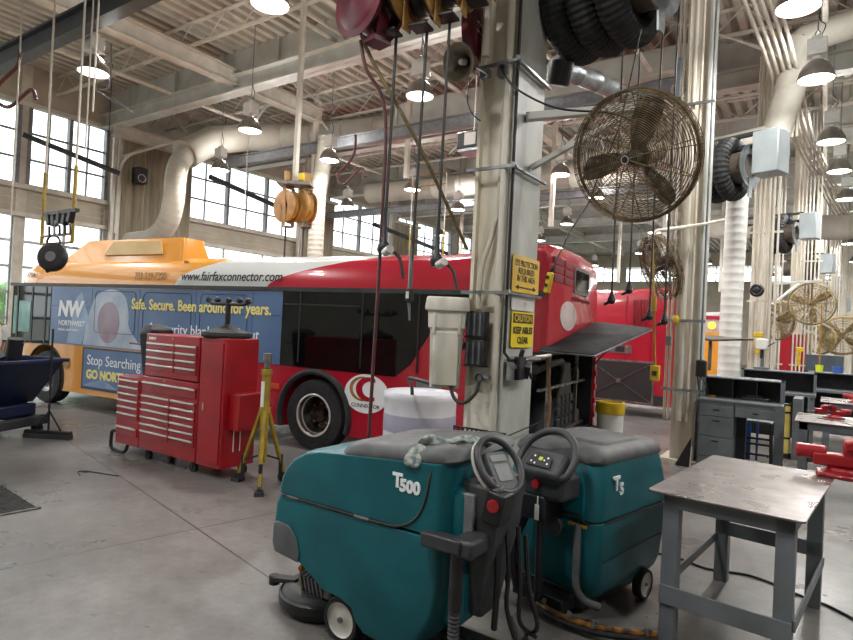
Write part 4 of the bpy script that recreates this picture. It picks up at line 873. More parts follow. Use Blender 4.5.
o = MB().add([A_, B_, C_, D_], [(0, 1, 2, 3)]).build('engine_door', mat('door_inner_liner', '#37373a', '#27272a', .8, scale=7), bus); md = o.modifiers.new('t', 'SOLIDIFY'); md.thickness = .03
MB().tube([A_, B_, C_, D_], .014, 6, close=True).build('door_edge', 'mgrey', bus); MB().cyl((3.25, 2.2, 1.3), (3.7, 2.25, 1.88), .012, n=8).build('gas_strut', 'black', bus)
# ---------------------------------------------------------------- second bus
b2 = thing('city_bus', 'all red bus parked behind, radiator grille and tail lamps showing', 'bus', (-5.9, 13.35, 0), math.radians(2)); b2.scale = (1, 1, 1.04)
shell('body_shell', b2, -8, 3.3, 'busred', holes=((-.6, .58),)); wheel(b2, -.6, -.02); wheel(b2, -.6, 2.2, 1)
MB().bb(1.35, 2.85, -.02, 0, .3, 1.2).build('grille_frame', 'steel', b2); MB().bb(1.39, 2.81, -.028, -.01, .34, 1.16).build('radiator_grille', mat('radiator_black', '#1b1416', '#241a1c', .7, scale=40), b2)
MB().bar((1.39, -.035, .34), (2.81, -.035, 1.16), .02, .01).bar((1.39, -.035, 1.16), (2.81, -.035, .34), .02, .01).cyl((2.1, -.03, .75), (2.1, -.045, .75), .05, n=16).build('grille_cross_brace', 'steel', b2)
MB().bb(1.75, 2.35, -.014, 0, 1.34, 1.52).build('access_hatch', 'steel', b2); MB().bb(2.0, 2.2, -.018, 0, 1.37, 1.49).build('hatch_label', 'black', b2)
m = MB()
for x in (.9, 2.2, 2.75): m.bb(x-.006, x+.006, -.006, .004, .4, 2.6)
m.bb(.5, 2.9, -.006, .004, 1.8, 1.812); m.build('panel_seam', 'darkred', b2)
m = MB()
for i in range(5): m.bb(2.35+.07*i, 2.38+.07*i, -.02, 0, 1.95, 2.5)
m.build('side_louvre', 'darkred', b2)
for i, z in enumerate((.7, .95, 1.2, 1.45, 2.3)): MB().cyl((3.29, .16, z), (3.33, .14, z), .09, n=18).build('tail_lamp', 'tail', b2)
MB().bb(2.6, 3.1, -.01, .03, .3, .5).build('rear_bumper', 'rubber', b2); MB().bb(-2, .6, -.02, 0, 1.5, 2.15).build('side_window', 'glass', b2)
b3 = thing('city_bus', 'distant pale and red bus with an amber lamp, beyond the second column', 'bus', (-5.6, 22.5, 0), math.radians(2))
shell('body_shell', b3, -8, 3.1, mat('far_bus_pale', '#b9b6b6', '#a5a2a4', .3)); MB().bb(1.7, 3.14, -.03, 0, .4, 2.05).build('lower_panel', 'podyel', b3); MB().bb(1.85, 1.98, -.05, 0, .4, 2.6).bb(1.85, 3.1, -.05, 0, 2.5, 2.62).build('red_edge', 'busred', b3)
MB().cyl((2.32, -.03, 2.28), (2.32, -.06, 2.28), .12, n=16).build('amber_lamp', 'amber', b3); wheel(b3, -.6, -.02)
t = thing('red_cabinet', 'tall red cabinet between conduit bundles behind the benches', 'cabinet', (-.72, 19.0, 0))
MB().bb(-.3, .3, -.2, .2, .1, 2.05).bb(-.25, .25, -.18, .18, 0, .1).build('body', 'red', t, bev=.01); MB().bb(-.28, .28, -.215, -.2, .15, 1.0).bb(-.28, .28, -.215, -.2, 1.05, 2.0).build('door', 'busred', t); MB().cyl((.2, -.23, .8), (.2, -.23, 1.2), .012, n=8).build('handle', 'black', t)
# ================================================================ red tool chest
tc_ = thing('tool_chest', 'long red rolling tool chest with silver drawer pulls and a side locker', 'tool chest', (-7.42, 4.06, 0), math.radians(1.5))
DP = .47
MB().bb(0, .5, 0, DP, .13, .98).build('side_cabinet', 'red', tc_, bev=.01); MB().bb(.51, 1.6, 0, DP, .13, 1.02).build('main_cabinet', 'red', tc_, bev=.01)
MB().bb(.56, 1.58, .0, DP-.03, 1.03, 1.54).build('top_chest', 'red', tc_, bev=.012); MB().bb(1.61, 2.03, 0, DP, .12, 1.55).build('locker', 'red', tc_, bev=.012)
def drawer(x0, x1, z0, z1):
    d = MB().bb(x0, x1, -.014, .005, z0, z1).build('drawer', 'red', tc_, bev=.003)
    MB().bb(x0+.01, x1-.01, -.032, -.014, z1-.026, z1-.004).build('handle', 'chrome', d, bev=.004)
for i in range(6): drawer(.03, .47, .87-.083*i, .945-.083*i)
drawer(.03, .47, .25, .36)
drawer(.54, 1.57, .84, .99-.03)
for i in range(6):
    drawer(.54, 1.1, .72-.085*i, .797-.085*i); drawer(1.12, 1.57, .72-.085*i, .797-.085*i)
for i in range(4):
    drawer(.6, 1.14, 1.36-.085*i, 1.437-.085*i); drawer(1.16, 1.55, 1.36-.085*i, 1.437-.085*i)
MB().bb(.63, .76, -.012, 0, 1.47, 1.5).build('name_plate', 'paper', tc_)
MB().bb(1.64, 2.0, -.012, 0, .17, 1.49).build('locker_door', 'red', tc_, bev=.004); MB().cyl((1.72, -.02, .82), (1.72, -.02, .74), .008, n=8).build('lock', 'chrome', tc_)
for x in (.98, 1.1): MB().cyl((x, -.016, .995 if x < 1 else 1.5), (x, -.004, .995 if x < 1 else 1.5), .01, n=12).build('lock', 'chrome', tc_)
MB().bb(2.035, 2.2, .08, .45, .55, .95).build('side_tray', 'red', tc_, bev=.01)
for y in (.15, .24): MB().cyl((2.05, y, .55), (2.05, y, .3), .007, n=6).build('hanging_hook', 'chrome', tc_)
MB().tube(catmull([(.04, .03, .26), (-.1, .03, .26), (-.14, .03, .2), (-.14, .03, .06), (-.06, .03, .025), (.16, .03, .025), (.24, .03, .14)], 5), .022, 8).build('push_handle', 'black', tc_)
for x, y in ((.62, .07), (1.5, .07), (.62, .4), (1.5, .4), (1.93, .4)):
    c = MB().bb(x-.03, x+.03, y-.025, y+.025, .1, .135).bb(x-.01, x+.01, y-.035, y-.025, .04, .11).bb(x-.01, x+.01, y+.025, y+.035, .04, .11).build('caster', 'black', tc_); MB().cyl((x, y-.022, .055), (x, y+.022, .055), .055, n=20).build('caster_wheel', 'rubber', c)
t = thing('support_stand', 'black T bar tool stand with round base on top of the red locker', 'stand', (-5.67, 4.33, 1.555), math.radians(4)); t.scale = (1.12, 1.12, 1.1)
MB().lathe([(0, 0), (.24, 0), (.25, .02), (.24, .05), (.2, .06), (.12, .09), (.05, .12), (.03, .14), (0, .14)], n=36).build('round_base', 'rubber', t); MB().cyl((0, 0, .1), (0, 0, .36), .028, n=14).build('post', 'black', t)
MB().tube([(-.32, 0, .385), (-.22, 0, .345), (.22, 0, .345), (.32, 0, .375)], .02, 8).build('cross_bar', 'black', t)
for x in (-.3, -.16, 0, .16, .28): MB().sph((x, 0, .385), .032, 12).build('knob', 'black', t)
t = thing('oil_tray', 'black greasy tray and part lying on the left cabinet of the red chest', 'tray', (-7.08, 4.32, .982))
MB().rings([rr3(-.08, .08, -.1, .1, .02, 0), rr3(-.12, .12, -.14, .14, .02, .5), rr3(-.12, .17, -.15, .15, .03, .52), rr3(-.1, .17, -.15, .15, .03, .6), rr3(-.06, .1, -.1, .1, .03, .66)]).build('body', 'black', t, bev=.01)
MB().bar((-.4, -.1, .4), (.1, -.1, .4), .02, .02).build('side_arm', 'darkred', t)
# ================================================================ yellow jack stand
t = thing('jack_stand', 'tall yellow tripod jack stand beside the red tool chest', 'stand', (-4.93, 4.3, 0))
MB().cyl((0, 0, .25), (0, 0, 1.22), .045, n=20).build('outer_tube', 'yellow', t); MB().cyl((0, 0, 1.22), (0, 0, 1.33), .032, n=16).cyl((0, 0, 1.33), (0, 0, 1.42), .048, n=20).build('screw_cap', 'steel', t, bev=.004)
MB().cyl((0, 0, 1.19), (0, 0, 1.25), .055, n=20).cyl((0, 0, .78), (0, 0, .84), .06, n=20).build('collar', 'yellow', t); MB().bb(-.02, .025, -.05, -.042, .85, 1.12).build('sticker', 'paper', t)
for k, a in enumerate((-44, 92, 187)):
    a = math.radians(a); c_, s_ = math.cos(a), math.sin(a)
    l = MB().bar((c_*.05, s_*.05, .8), (c_*.33, s_*.33, .05), .034, .034).build('leg', 'yellow', t); MB().box((c_*.34, s_*.34, .02), (.11, .09, .04), (0, 0, a)).build('foot', 'dgrey', l)
    MB().bar((c_*.03, s_*.03, .33), (c_*.27, s_*.27, .24), .03, .02).build('brace', 'black', t)
    MB().cyl((c_*.27, s_*.27, .3), (c_*.27, s_*.27, .08), .022, n=10).cyl((c_*.3-.02*s_, s_*.3+.02*c_, .05), (c_*.3+.02*s_, s_*.3-.02*c_, .05), .05, n=16).build('caster', 'black', t)
# ================================================================ blue hopper, broom, person
t = thing('tipping_hopper', 'dark blue wheeled tipping hopper full of scrap at the left edge', 'hopper', (-9.5, 3.42, 0), math.radians(22))
m = MB(); prof_ = [(-.75, 1.06), (.72, 1.06), (.2, .42), (-.35, .34), (-.7, .4)]
RX = ZT
def side(ins): return [V(x*(1-ins*.0), 0, z) for x, z in prof_]
m.rings([[V(x, -.5, z) for x, z in prof_], [V(x, -.5+.02, z) for x, z in prof_]]); m.rings([[V(x, .5, z) for x, z in prof_], [V(x, .48, z) for x, z in prof_]])
pp = prof_[1:] + [prof_[0]]
for (a, b_) in zip(pp, pp[1:]): m.bar((a[0], 0, a[1]), (b_[0], 0, b_[1]), .02, 1.0, up=(0, 1, 0)) if False else m.add([V(a[0], -.5, a[1]), V(b_[0], -.5, b_[1]), V(b_[0], .5, b_[1]), V(a[0], .5, a[1])], [(0, 1, 2, 3)])
m.build('hopper_body', 'blue', t)
MB().bb(-.78, .77, -.53, -.49, 1.03, 1.08).bb(-.78, .77, .49, .53, 1.03, 1.08).bb(.72, .77, -.5, .5, 1.03, 1.08).bb(-.78, -.73, -.5, .5, 1.03, 1.08).build('rim', 'blue', t, bev=.01)
MB().bb(-.5, .35, -.42, .42, .26, .42).build('rocker_cradle', 'blue', t, bev=.02); MB().bb(-.75, .55, -.45, -.33, .14, .26).bb(-.75, .55, .33, .45, .14, .26).bb(.43, .55, -.45, .45, .14, .26).bb(-.75, -.63, -.45, .45, .14, .26).build('base_frame', 'deskd', t, bev=.01)
MB().bb(-.1, .4, -.46, -.44, .3, .5).bb(-.3, .6, -.52, -.5, .55, .58).build('side_plate', 'blue', t)
for x in (-.5, .42):
    for y in (-.38, .38): c = MB().bb(x-.04, x+.04, y-.05, y+.05, .11, .15).build('caster', 'steel', t); MB().cyl((x, y-.03, .075), (x, y+.03, .075), .075, n=20).build('caster_wheel', 'rubber', c)
def scrap(name, label, bm, m_, bev=0): return tag(bm.build(name, m_, bev=bev), label, 'scrap')
q = Vector((-9.25, 3.72, 1.16))
scrap('scrap_casting', 'black iron casting lying in the blue hopper', MB().cyl(q + V(-.1, -.1, -.08), q + V(-.05, -.1, .18), .1, n=12).cyl(q + V(-.2, -.1, -.1), q + V(.0, -.05, .14), .05, n=10), 'black')
scrap('scrap_plate', 'dark bent plates heaped at the left of the blue hopper', MB().box(q + V(-.45, -.3, -.06), (.5, .3, .04), (.3, .2, .5)).box(q + V(-.6, -.3, -.02), (.3, .3, .04), (-.3, .3, .2)), 'deskd')
scrap('scrap_bag', 'pale paper scrap at the hopper rim', MB().sph(q + V(-.7, -.45, .0), .11, 10, (1.2, .9, .7)), 'paper')
t = thing('push_broom', 'black push broom standing upright in front of the blue hopper', 'broom', (-8.78, 3.87, 0), math.radians(33))
MB().bb(-.32, .32, -.035, .035, .06, .11).build('broom_head', 'black', t, bev=.01); MB().bb(-.32, .32, -.045, .045, 0, .065).build('bristles', 'dgrey', t); MB().cyl((0, 0, .1), (-.05, .06, 1.5), .014, n=10).build('pole', 'black', t)
MB().bar((-.18, 0, .1), (0, 0, .38), .015, .015).bar((.18, 0, .1), (0, 0, .38), .015, .015).build('brace', 'black', t)
def person(label, loc, rotz):
    t = thing('person', label, 'person', loc, rotz)
    def skin(name, pts, edges, rad, m_, sub=2):
        me = bpy.data.meshes.new(name); me.from_pydata(pts, edges, []); o = bpy.data.objects.new(name, me); COL.objects.link(o)
        md = o.modifiers.new('s', 'SKIN'); sv = me.skin_vertices[0].data
        for i, r in enumerate(rad): sv[i].radius = (r, r) if not isinstance(r, tuple) else r
        sv[0].use_root = True; o.modifiers.new('u', 'SUBSURF').levels = sub; o.modifiers['u'].render_levels = sub; me.materials.append(M[m_]); o.parent = t; md.use_smooth_shade = True; return o
    P_ = [(0, 0, .98), (0, 0, 1.15), (0, 0, 1.38), (0, 0, 1.48), (0, .0, 1.56), (.17, 0, 1.42), (.2, .02, 1.15), (.2, -.15, .95), (.2, -.22, .9), (-.17, 0, 1.42), (-.21, .02, 1.15), (-.2, -.12, .95), (-.2, -.18, .88), (.1, 0, .9), (.11, -.02, .5), (.11, .02, .1), (.11, -.12, .05), (-.1, 0, .9), (-.11, .04, .5), (-.11, .08, .1), (-.11, -.06, .05)]
    E_ = [(0, 1), (1, 2), (2, 3), (3, 4), (2, 5), (5, 6), (6, 7), (7, 8), (2, 9), (9, 10), (10, 11), (11, 12), (0, 13), (13, 14), (14, 15), (15, 16), (0, 17), (17, 18), (18, 19), (19, 20)]
    R_ = [(.15, .1), (.14, .1), (.15, .11), (.06, .06), (.055, .055), .06, .045, .035, .03, .06, .045, .035, .03, .09, .06, .045, .05, .09, .06, .045, .05]
    body = skin('body', P_, E_, R_, 'skin')
    h = MB().sph((0, -.01, 1.66), .1, 20, (.82, .98, 1.2)).lathe([(0, -.02), (.016, -.01), (.012, .012), (0, .02)], c=(0, -.108, 1.65), axis=(0, -1, .3), n=8); h.sph((.084, 0, 1.66), .025, 8, (.4, .8, 1.3)).sph((-.084, 0, 1.66), .025, 8, (.4, .8, 1.3)); h.build('head', 'skin', t)
    MB().sph((.032, -.096, 1.675), .011, 8).sph((-.032, -.096, 1.675), .011, 8).build('eyes', 'black', t); MB().box((0, -.104, 1.605), (.045, .006, .008)).build('mouth', 'maroon', t)
    MB().sph((0, .015, 1.70), .104, 18, (.86, .98, .95)).build('hair', 'hair', t)
    MB().rings([MB().ring((0, 0, z), Matrix.Identity(3), a, 20, b_) for z, a, b_ in ((.93, .18, .125), (1.1, .175, .125), (1.35, .19, .13), (1.44, .15, .1), (1.48, .07, .07))]).tube([(.15, 0, 1.42), (.21, 0, 1.3), (.215, .01, 1.18)], (.075, .07, .065), 12).tube([(-.15, 0, 1.42), (-.21, 0, 1.3), (-.22, .01, 1.18)], (.075, .07, .065), 12).build('shirt', 'white', t)
    MB().rings([MB().ring((0, 0, z), Matrix.Identity(3), a, 20, b_) for z, a, b_ in ((.98, .17, .12), (.85, .18, .125))]).tube([(.1, 0, .9), (.11, -.01, .5), (.11, .02, .09)], (.1, .08, .07), 12).tube([(-.1, 0, .9), (-.11, .03, .5), (-.11, .08, .09)], (.1, .08, .07), 12).build('trousers', 'blue', t)
    for s_, y in ((.11, -.05), (-.11, .01)):
        MB().sph((s_, y, .04), .1, 12, (.5, 1.25, .42)).build('shoe', 'black', t)
    for s_, q_ in ((1, V(.2, -.22, .9)), (-1, V(-.2, -.18, .88))):
        hd_ = MB().sph(q_ + V(0, -.04, -.02), .035, 10, (.5, 1.1, 1))
        for k in range(4): hd_.tube([q_ + V(0, -.06, -.0-.018*k), q_ + V(-.01*s_, -.1+.006*abs(k-1), -.01-.018*k), q_ + V(-.03*s_, -.115+.006*abs(k-1), -.02-.018*k)], .008, 6)
        hd_.tube([q_ + V(-.01*s_, -.03, .01), q_ + V(-.04*s_, -.07, .01)], .009, 6); hd_.build('hand', 'skin', t)
    return t
person('person with dark hair in a white shirt standing at the far left edge', (-12.3, 4.4, 0), math.radians(60))
# ================================================================ floor scrubbers
def body_rings(spec, k=6): return [rr3(xf, xr, -hw, hw, r, z, k) for z, xf, xr, hw, r in spec]
t = thing('floor_scrubber', 'large teal walk behind floor scrubber marked T500, grey lid with a rag on it', 'floor scrubber', (-2.1, 2.84, 0))
def ploft(prof, ys, cx, cz):
    return MB().rings([[V(cx + (x-cx)*sx_, y, cz + (z-cz)*sz_) for x, z in prof] for y, sx_, sz_ in ys])
YY = [(-.375, .90, .955), (-.372, .925, .965), (-.36, .95, .98), (-.33, .975, .99), (-.27, 1, 1), (.27, 1, 1), (.33, .975, .99), (.36, .95, .98), (.375, .90, .955)]
lowp = [(p.x, p.y) for p in [V(-.60, .757, 0), V(-.625, .7, 0), V(-.635, .6, 0), V(-.63, .46, 0), V(-.61, .42, 0), V(-.42, .40, 0), V(-.27, .33, 0), V(-.2, .29, 0), V(-.05, .28, 0), V(.04, .25, 0), V(.08, .18, 0), V(.14, .14, 0), V(.36, .13, 0), V(.48, .2, 0), V(.575, .36, 0), V(.6, .5, 0), V(.6, .757, 0)]]
ploft(lowp, YY, 0, .5).build('lower_tank', 'teal', t, bev=.01, smooth=50)
upp = [(-.60, .763), (-.6, .8), (-.585, .86), (-.55, .92), (-.49, .98), (-.4, 1.03), (-.28, 1.06), (-.1, 1.075), (.6, 1.13), (.6, .763)]
ploft(upp, YY, 0, .8).build('upper_tank', 'teal', t, bev=.01, smooth=50)
m = MB(); m.T = Matrix.Translation((-.1, 0, 1.055)) @ Matrix.Rotation(math.radians(-5.5), 4, 'Y')
m.rings([rr3(xf, xr, -hw, hw, r, z, 6) for z, xf, xr, hw, r in [(0, -.02, .73, .365, .09), (.012, -.03, .74, .37, .09), (.05, -.01, .73, .36, .1), (.075, .05, .68, .32, .1), (.083, .14, .6, .24, .08)]]).build('lid', 'lid', t, smooth=50)
YS = -.378
def surf(pts, r=.005, **k): return MB().tube(catmull(pts, 5), r, 6, **k)
surf([(-.605, -.2, .76), (-.585, -.3, .76), (-.54, -.372, .76), (-.4, YS+.002, .758), (-.1, YS+.002, .757), (.2, YS+.002, .757), (.33, YS+.002, .77), (.43, YS+.002, .83), (.48, YS+.002, .93), (.5, YS+.004, 1.04), (.51, YS+.014, 1.1)], .008).build('panel_seam', 'black', t)
for x in (-.45, .08): MB().box((x, YS, .757), (.1, .014, .014)).build('latch', 'steel', t, bev=.003)
text('T', .1, V(.275, YS+.002, .965), ZT, 'wink', t, bold=.004, ext=.004); text('500', .085, V(.32, YS+.002, .95), ZT, 'wink', t, bold=.004, ext=.004)
ploft([(-.60, .60), (-.638, .58), (-.642, .46), (-.62, .41), (-.41, .39), (-.4, .44), (-.43, .53), (-.5, .59)], [(-.382, .91, .96), (-.375, .935, .97), (-.34, .98, .99), (-.27, 1.003, 1), (.27, 1.003, 1), (.375, .93, .97)], 0, .5).build('front_bumper', 'bumper', t, bev=.006, smooth=50)
MB().bb(-.2, .35, -.24, .24, .06, .3).bb(-.3, -.1, -.24, .24, .25, .45).build('chassis', 'black', t, bev=.01)
def swheel(t, x, y, r, w_, side=-1):
    o = MB().lathe([(r*.78, -w_/2), (r*.95, -w_/2), (r, -w_*.3), (r, w_*.3), (r*.95, w_/2), (r*.78, w_/2)], c=(x, y, r), axis=(0, side, 0), n=36).build('wheel', 'rubber', t, smooth=50)
    MB().lathe([(r*.8, w_*.42), (r*.74, w_*.3), (r*.35, w_*.25), (r*.2, w_*.4), (0, w_*.42)], c=(x, y, r), axis=(0, side, 0), n=36).build('wheel_disc', 'galv' if r < 0 else 'white', o, smooth=50)
    MB().cyl((x, y, r), (x, y + side*w_*.55, r), r*.13, n=12).build('hub_bolt', 'steel', o)
swheel(t, -.1, -.27, .125, .075); swheel(t, -.1, .27, .125, .075, 1)
d = MB().lathe([(0, .03), (.25, .03), (.26, .05), (.26, .1), (.24, .13), (.2, .15), (0, .15)], c=(-.48, -.04, 0), n=40).lathe([(0, .0), (.235, .0), (.24, .04), (0, .04)], c=(-.48, -.04, 0), n=40).build('brush_deck', 'dgrey', t, bev=.006)
MB().lathe([(.262, .04), (.275, .05), (.275, .1), (.262, .11)], c=(-.48, -.04, 0), n=40).build('splash_guard', 'black', t)
m = MB()
for i in range(6): m.box((-.47 + .032*i, -.2, .22), (.018, .09, .13), (.35, .25, -.2))
m.build('motor_fins', 'mgrey', t, bev=.003); MB().cyl((-.38, -.12, .14), (-.38, -.1, .4), .085, n=20).cyl((-.3, -.18, .15), (-.3, -.18, .27), .04, n=14).build('brush_motor', 'mgrey', t, bev=.006)
MB().cyl((-.56, -.16, .14), (-.56, -.16, .23), .014, n=10).sph((-.56, -.16, .25), .025, 12).build('spring_post', 'gold', t); MB().bar((-.8, -.16, .12), (-.6, -.14, .15), .07, .03).cyl((-.8, -.16, .08), (-.8, -.16, .14), .035, n=14).build('roller_arm', 'black', t, bev=.006)
# rear console
m = MB().rings([[V(a*w_ + cx, b_*d_ - .1, z) for a, b_ in ((-1, -1), (1, -1), (1, 1), (-1, 1))] for z, cx, w_, d_ in ((.35, .66, .07, .1), (.6, .68, .09, .13), (.8, .7, .11, .15), (.95, .7, .12, .16), (1.03, .72, .11, .15))]); m.build('control_column', 'dgrey', t, bev=.02)
MB().bb(.54, .66, -.3, .2, .3, 1.0).build('rear_fairing', 'teal', t, bev=.05, bseg=4)
MB().bb(.62, .7, -.28, -.22, .72, .98).build('column_trim', 'mgrey', t, bev=.01)
MB().box((.80, -.2, .93), (.1, .14, .16), (0, .2, 0)).build('switch_panel', 'black', t, bev=.01); MB().cyl((.80, -.27, .95), (.815, -.295, .95), .028, n=18).build('stop_button', 'tail', t)
hub = V(.74, -.12, 1.1); na = V(.72, -.3, .62).normalized(); Fh = frame_from(na, (0, 0, 1))
MB().tube([hub + Fh @ V(math.cos(2*PI*i/36)*.125, math.sin(2*PI*i/36)*.15, .02) for i in range(36)], .019, 10, close=True).build('steering_loop', 'dgrey', t)
MB().tube([hub + Fh @ V(math.cos(a)*.135, math.sin(a)*.16, -.01) for a in [math.radians(60 + 200*i/20) for i in range(21)]], .01, 8).build('chrome_bail', 'chrome', t)
MB().prism(rrect(-.07, .07, -.14, .07, .03), hub + na*.01, Fh, .035).build('display_pod', 'lid', t, bev=.006)
MB().prism(rrect(-.045, .045, -.09, .0, .01), hub + na*.0295, Fh, .004).prism(rrect(-.05, .05, .015, .05, .01), hub + na*.0295, Fh, .004).build('display_screen', 'mgrey', t)
MB().bar(hub + Fh @ V(-.12, -.06, .0), hub + Fh @ V(.12, -.06, .0), .06, .03).build('loop_bridge', 'lid', t, bev=.01)
MB().rings([[V(x, y, z) for y, z in ((-.44, .8), (-.34, .79), (-.34, .71), (-.44, .73))] for x in (.5, .72)]).build('hose_bracket', 'dgrey', t, bev=.01); MB().bb(.66, .78, -.42, -.2, .71, .8).build('hose_bracket', 'dgrey', t, bev=.02)
MB().box((.55, -.42, .785), (.03, .03, .006)).build('cap_sticker', 'paper', t)
MB().cyl((.68, -.38, .45), (.68, -.38, .75), .033, n=16).build('drain_hose_upper', 'black', t)
P_ = [V(.68, -.38, .47 - .02*i) for i in range(18)]; hs = [V(.68, -.38, .47 - .4*i/40) for i in range(41)]
MB().tube(hs, [.03 if i % 2 else .025 for i in range(41)], 12).build('drain_hose', 'dgrey', t, smooth=20)
MB().tube(catmull([(.68, -.38, .08), (.62, -.36, .03), (.52, -.3, .06), (.46, -.2, .2), (.46, -.15, .35)], 8), .03, 10).build('vacuum_hose', 'black', t)
MB().tube(catmull([(.8, -.1, .8), (.84, -.14, .6), (.82, -.1, .4), (.88, -.1, .25)], 6), .012, 6).tube(catmull([(.84, -.05, .8), (.88, -.08, .5), (.85, 0, .3), (.9, .1, .2)], 6), .012, 6).tube(catmull([(.78, -.15, .75), (.8, -.18, .55), (.78, -.15, .3)], 6), .016, 6).tube(catmull([(.86, 0, .75), (.9, -.02, .5), (.94, .02, .3), (.85, .1, .2)], 6), .012, 6).build('cable_loom', 'black', t)
MB().tube([(.6, -.5, .05), (.75, -.3, .05), (.8, 0, .05), (.75, .3, .05), (.6, .5, .05)], .03, 8).bb(.3, .74, -.05, .05, .08, .14).build('squeegee', 'black', t)
for p in ((.78, -.33, .09), (.8, -.1, .11)): MB().sph(p, .028, 10).cyl(Vector(p) - V(0, 0, .05), p, .012, n=8).build('squeegee_knob', 'gold', t)
MB().cyl((.15, -.2, 0.0), (.15, -.2, .08), .02, n=8).cyl((.15, -.23, .05), (.15, -.17, .05), .05, n=16).build('rear_caster', 'steel', t)
text('TENNANT', .06, V(.36, -.22, 1.181), Matrix.Rotation(math.radians(-5.5), 3, 'Y'), 'dgrey', t, sx=.8)
m = MB(); rg = []
random.seed(11)
for i in range(9):
    x = i/8; rg.append([V(-.02 + .06*math.sin(a*3+i) * .2 + x*.28 + .01*random.random(), -.29 + x*.32 + math.cos(a)*(.055 - .02*abs(x-.5)) + .01*random.random(), .0 + math.sin(a)*(.028 if i else .02) + .02*math.sin(i*1.7) + .012*random.random()) for a in [2*PI*k/10 for k in range(10)]])
m.rings(rg); m.rings([[V(-.0 + random.uniform(-.012, .012) - .0*i + math.cos(a)*.045*(1+.1*i), -.3 - .028*i + .004*random.random(), -.01 - .022*i*i*.5 + math.sin(a)*.018) for a in [2*PI*k/10 for k in range(10)]] for i in range(4)])
o = m.build('rag', 'rag', smooth=180); o.location = (-1.71, 2.83, 1.19); tag(o, 'crumpled grey checked rag lying on the larger scrubber lid', 'rag'); md = o.modifiers.new('s', 'SUBSURF'); md.levels = md.render_levels = 1
# ---------------------------------------------------------------- T5
t = thing('floor_scrubber', 'smaller teal floor scrubber marked T5 with dusty grey lid, beside the steel table', 'floor scrubber', (-1.37, 4.15, 0), math.radians(-13)); t.scale = (.98, .98, 1.03)
def br(spec, k=6): return [rr3(-hw, hw, yf, yr, r, z, k) for z, yf, yr, hw, r in spec]
MB().rings(br([(.14, -.4, .3, .33, .08), (.18, -.43, .46, .352, .1), (.25, -.46, .5, .366, .1), (.4, -.48, .52, .376, .1), (.605, -.49, .53, .38, .1)])).build('lower_tank', 'teal', t, bev=.006, smooth=60)
MB().rings(br([(.61, -.48, .52, .372, .1), (.62, -.49, .53, .378, .1), (.75, -.48, .53, .374, .11), (.88, -.45, .5, .36, .12), (.955, -.42, .47, .345, .12)])).build('upper_tank', 'teal', t, bev=.006, smooth=60)
MB().rings(br([(.95, -.43, .475, .35, .1), (.965, -.435, .48, .355, .1), (1.0, -.42, .47, .345, .1), (1.03, -.39, .44, .31, .1)])).build('lid', 'lid', t, smooth=50)
MB().rings([rr3(-.22, .24, -.2, .34, .06, 1.025), rr3(-.2, .22, -.18, .32, .05, 1.05)]).build('lid_panel', 'lid', t, bev=.008)
surf([(.383, -.38, .607), (.385, 0, .612), (.383, .4, .612)], .007).build('side_seam', 'black', t); surf([(-.3, -.492, .607), (0, -.5, .607), (.12, -.5, .607), (.17, -.5, .645), (.25, -.498, .645), (.3, -.49, .61), (.36, -.44, .607)], .007).build('rear_seam', 'black', t)
surf([(.38, -.38, .37), (.386, .0, .39), (.38, .4, .4)], .004).build('lower_crease', 'deskd', t)
text('T', .115, V(.372, -.28, .79), Matrix(((0, 0, 1), (1, 0, 0), (0, 1, 0))), 'wink', t, bold=.005, ext=.006); text('5', .095, V(.372, -.205, .755), Matrix(((0, 0, 1), (1, 0, 0), (0, 1, 0))), 'wink', t, bold=.005, ext=.006)
MB().cyl((.08, -.49, .54), (.08, -.52, .54), .07, n=24).build('tank_cap', 'dgrey', t, bev=.006)
MB().tube(catmull([(.27, -.52, .6), (.275, -.525, .4), (.285, -.53, .24), (.33, -.5, .16), (.4, -.44, .13)], 6), .024, 10).build('drain_hose', 'lid', t); MB().bb(.2, .33, -.525, -.505, .585, .6).build('hose_hook', 'gold', t)
MB().bb(-.04, .26, -.7, -.48, .74, .9).build('control_head', 'dgrey', t, bev=.03)
MB().box((.09, -.64, .92), (.32, .2, .13), (.75, 0, 0)).build('console_face', 'dgrey', t, bev=.03)
Fc = frame_from((0, -.72, .69), (0, 0, 1)); pc = V(.09, -.69, .967)
MB().prism([(-.09, -.045), (.09, -.045), (.075, .02), (.04, .05), (-.04, .05), (-.075, .02)], pc, Fc, .02).build('display_panel', 'black', t)
m = MB(); m2 = MB()
for x, y in ((-.05, .02), (.05, .02), (-.06, -.02), (.06, -.02), (.03, .0), (-.03, -.03)): m.prism(rrect(x-.006, x+.006, y-.006, y+.006, .003), pc + Fc @ V(0, 0, .011), Fc, .002)
m.build('display_marks', 'wink', t); MB().prism(rrect(-.014, .014, -.006, .02, .005), pc + Fc @ V(0, 0, .011), Fc, .002).build('indicator_lamp', 'lime', t)
MB().cyl((.08, -.7, .83), (.08, -.735, .83), .026, n=18).build('stop_button', 'tail', t)
hc = V(.09, -.62, .985); Fa = frame_from((0, -.8, .6), (0, 0, 1))
LP_ = [hc + Fa @ V(math.cos(a)*.2, math.sin(a)*.2 - .02, 0) for a in [math.radians(-25 + 230*i/30) for i in range(31)]]
MB().tube(catmull([hc + Fa @ V(.12, -.13, .0)] + LP_[::3] + [hc + Fa @ V(-.12, -.13, .0)], 4), .024, 10).build('steering_loop', 'dgrey', t)
MB().bb(-.1, .14, -.7, -.5, .6, .76).build('switch_housing', 'black', t, bev=.02); MB().cyl((.1, -.72, .76), (.1, -.72, .7), .004, n=6).box((.1, -.725, .665), (.03, .006, .09)).build('key_tag', 'paper', t)
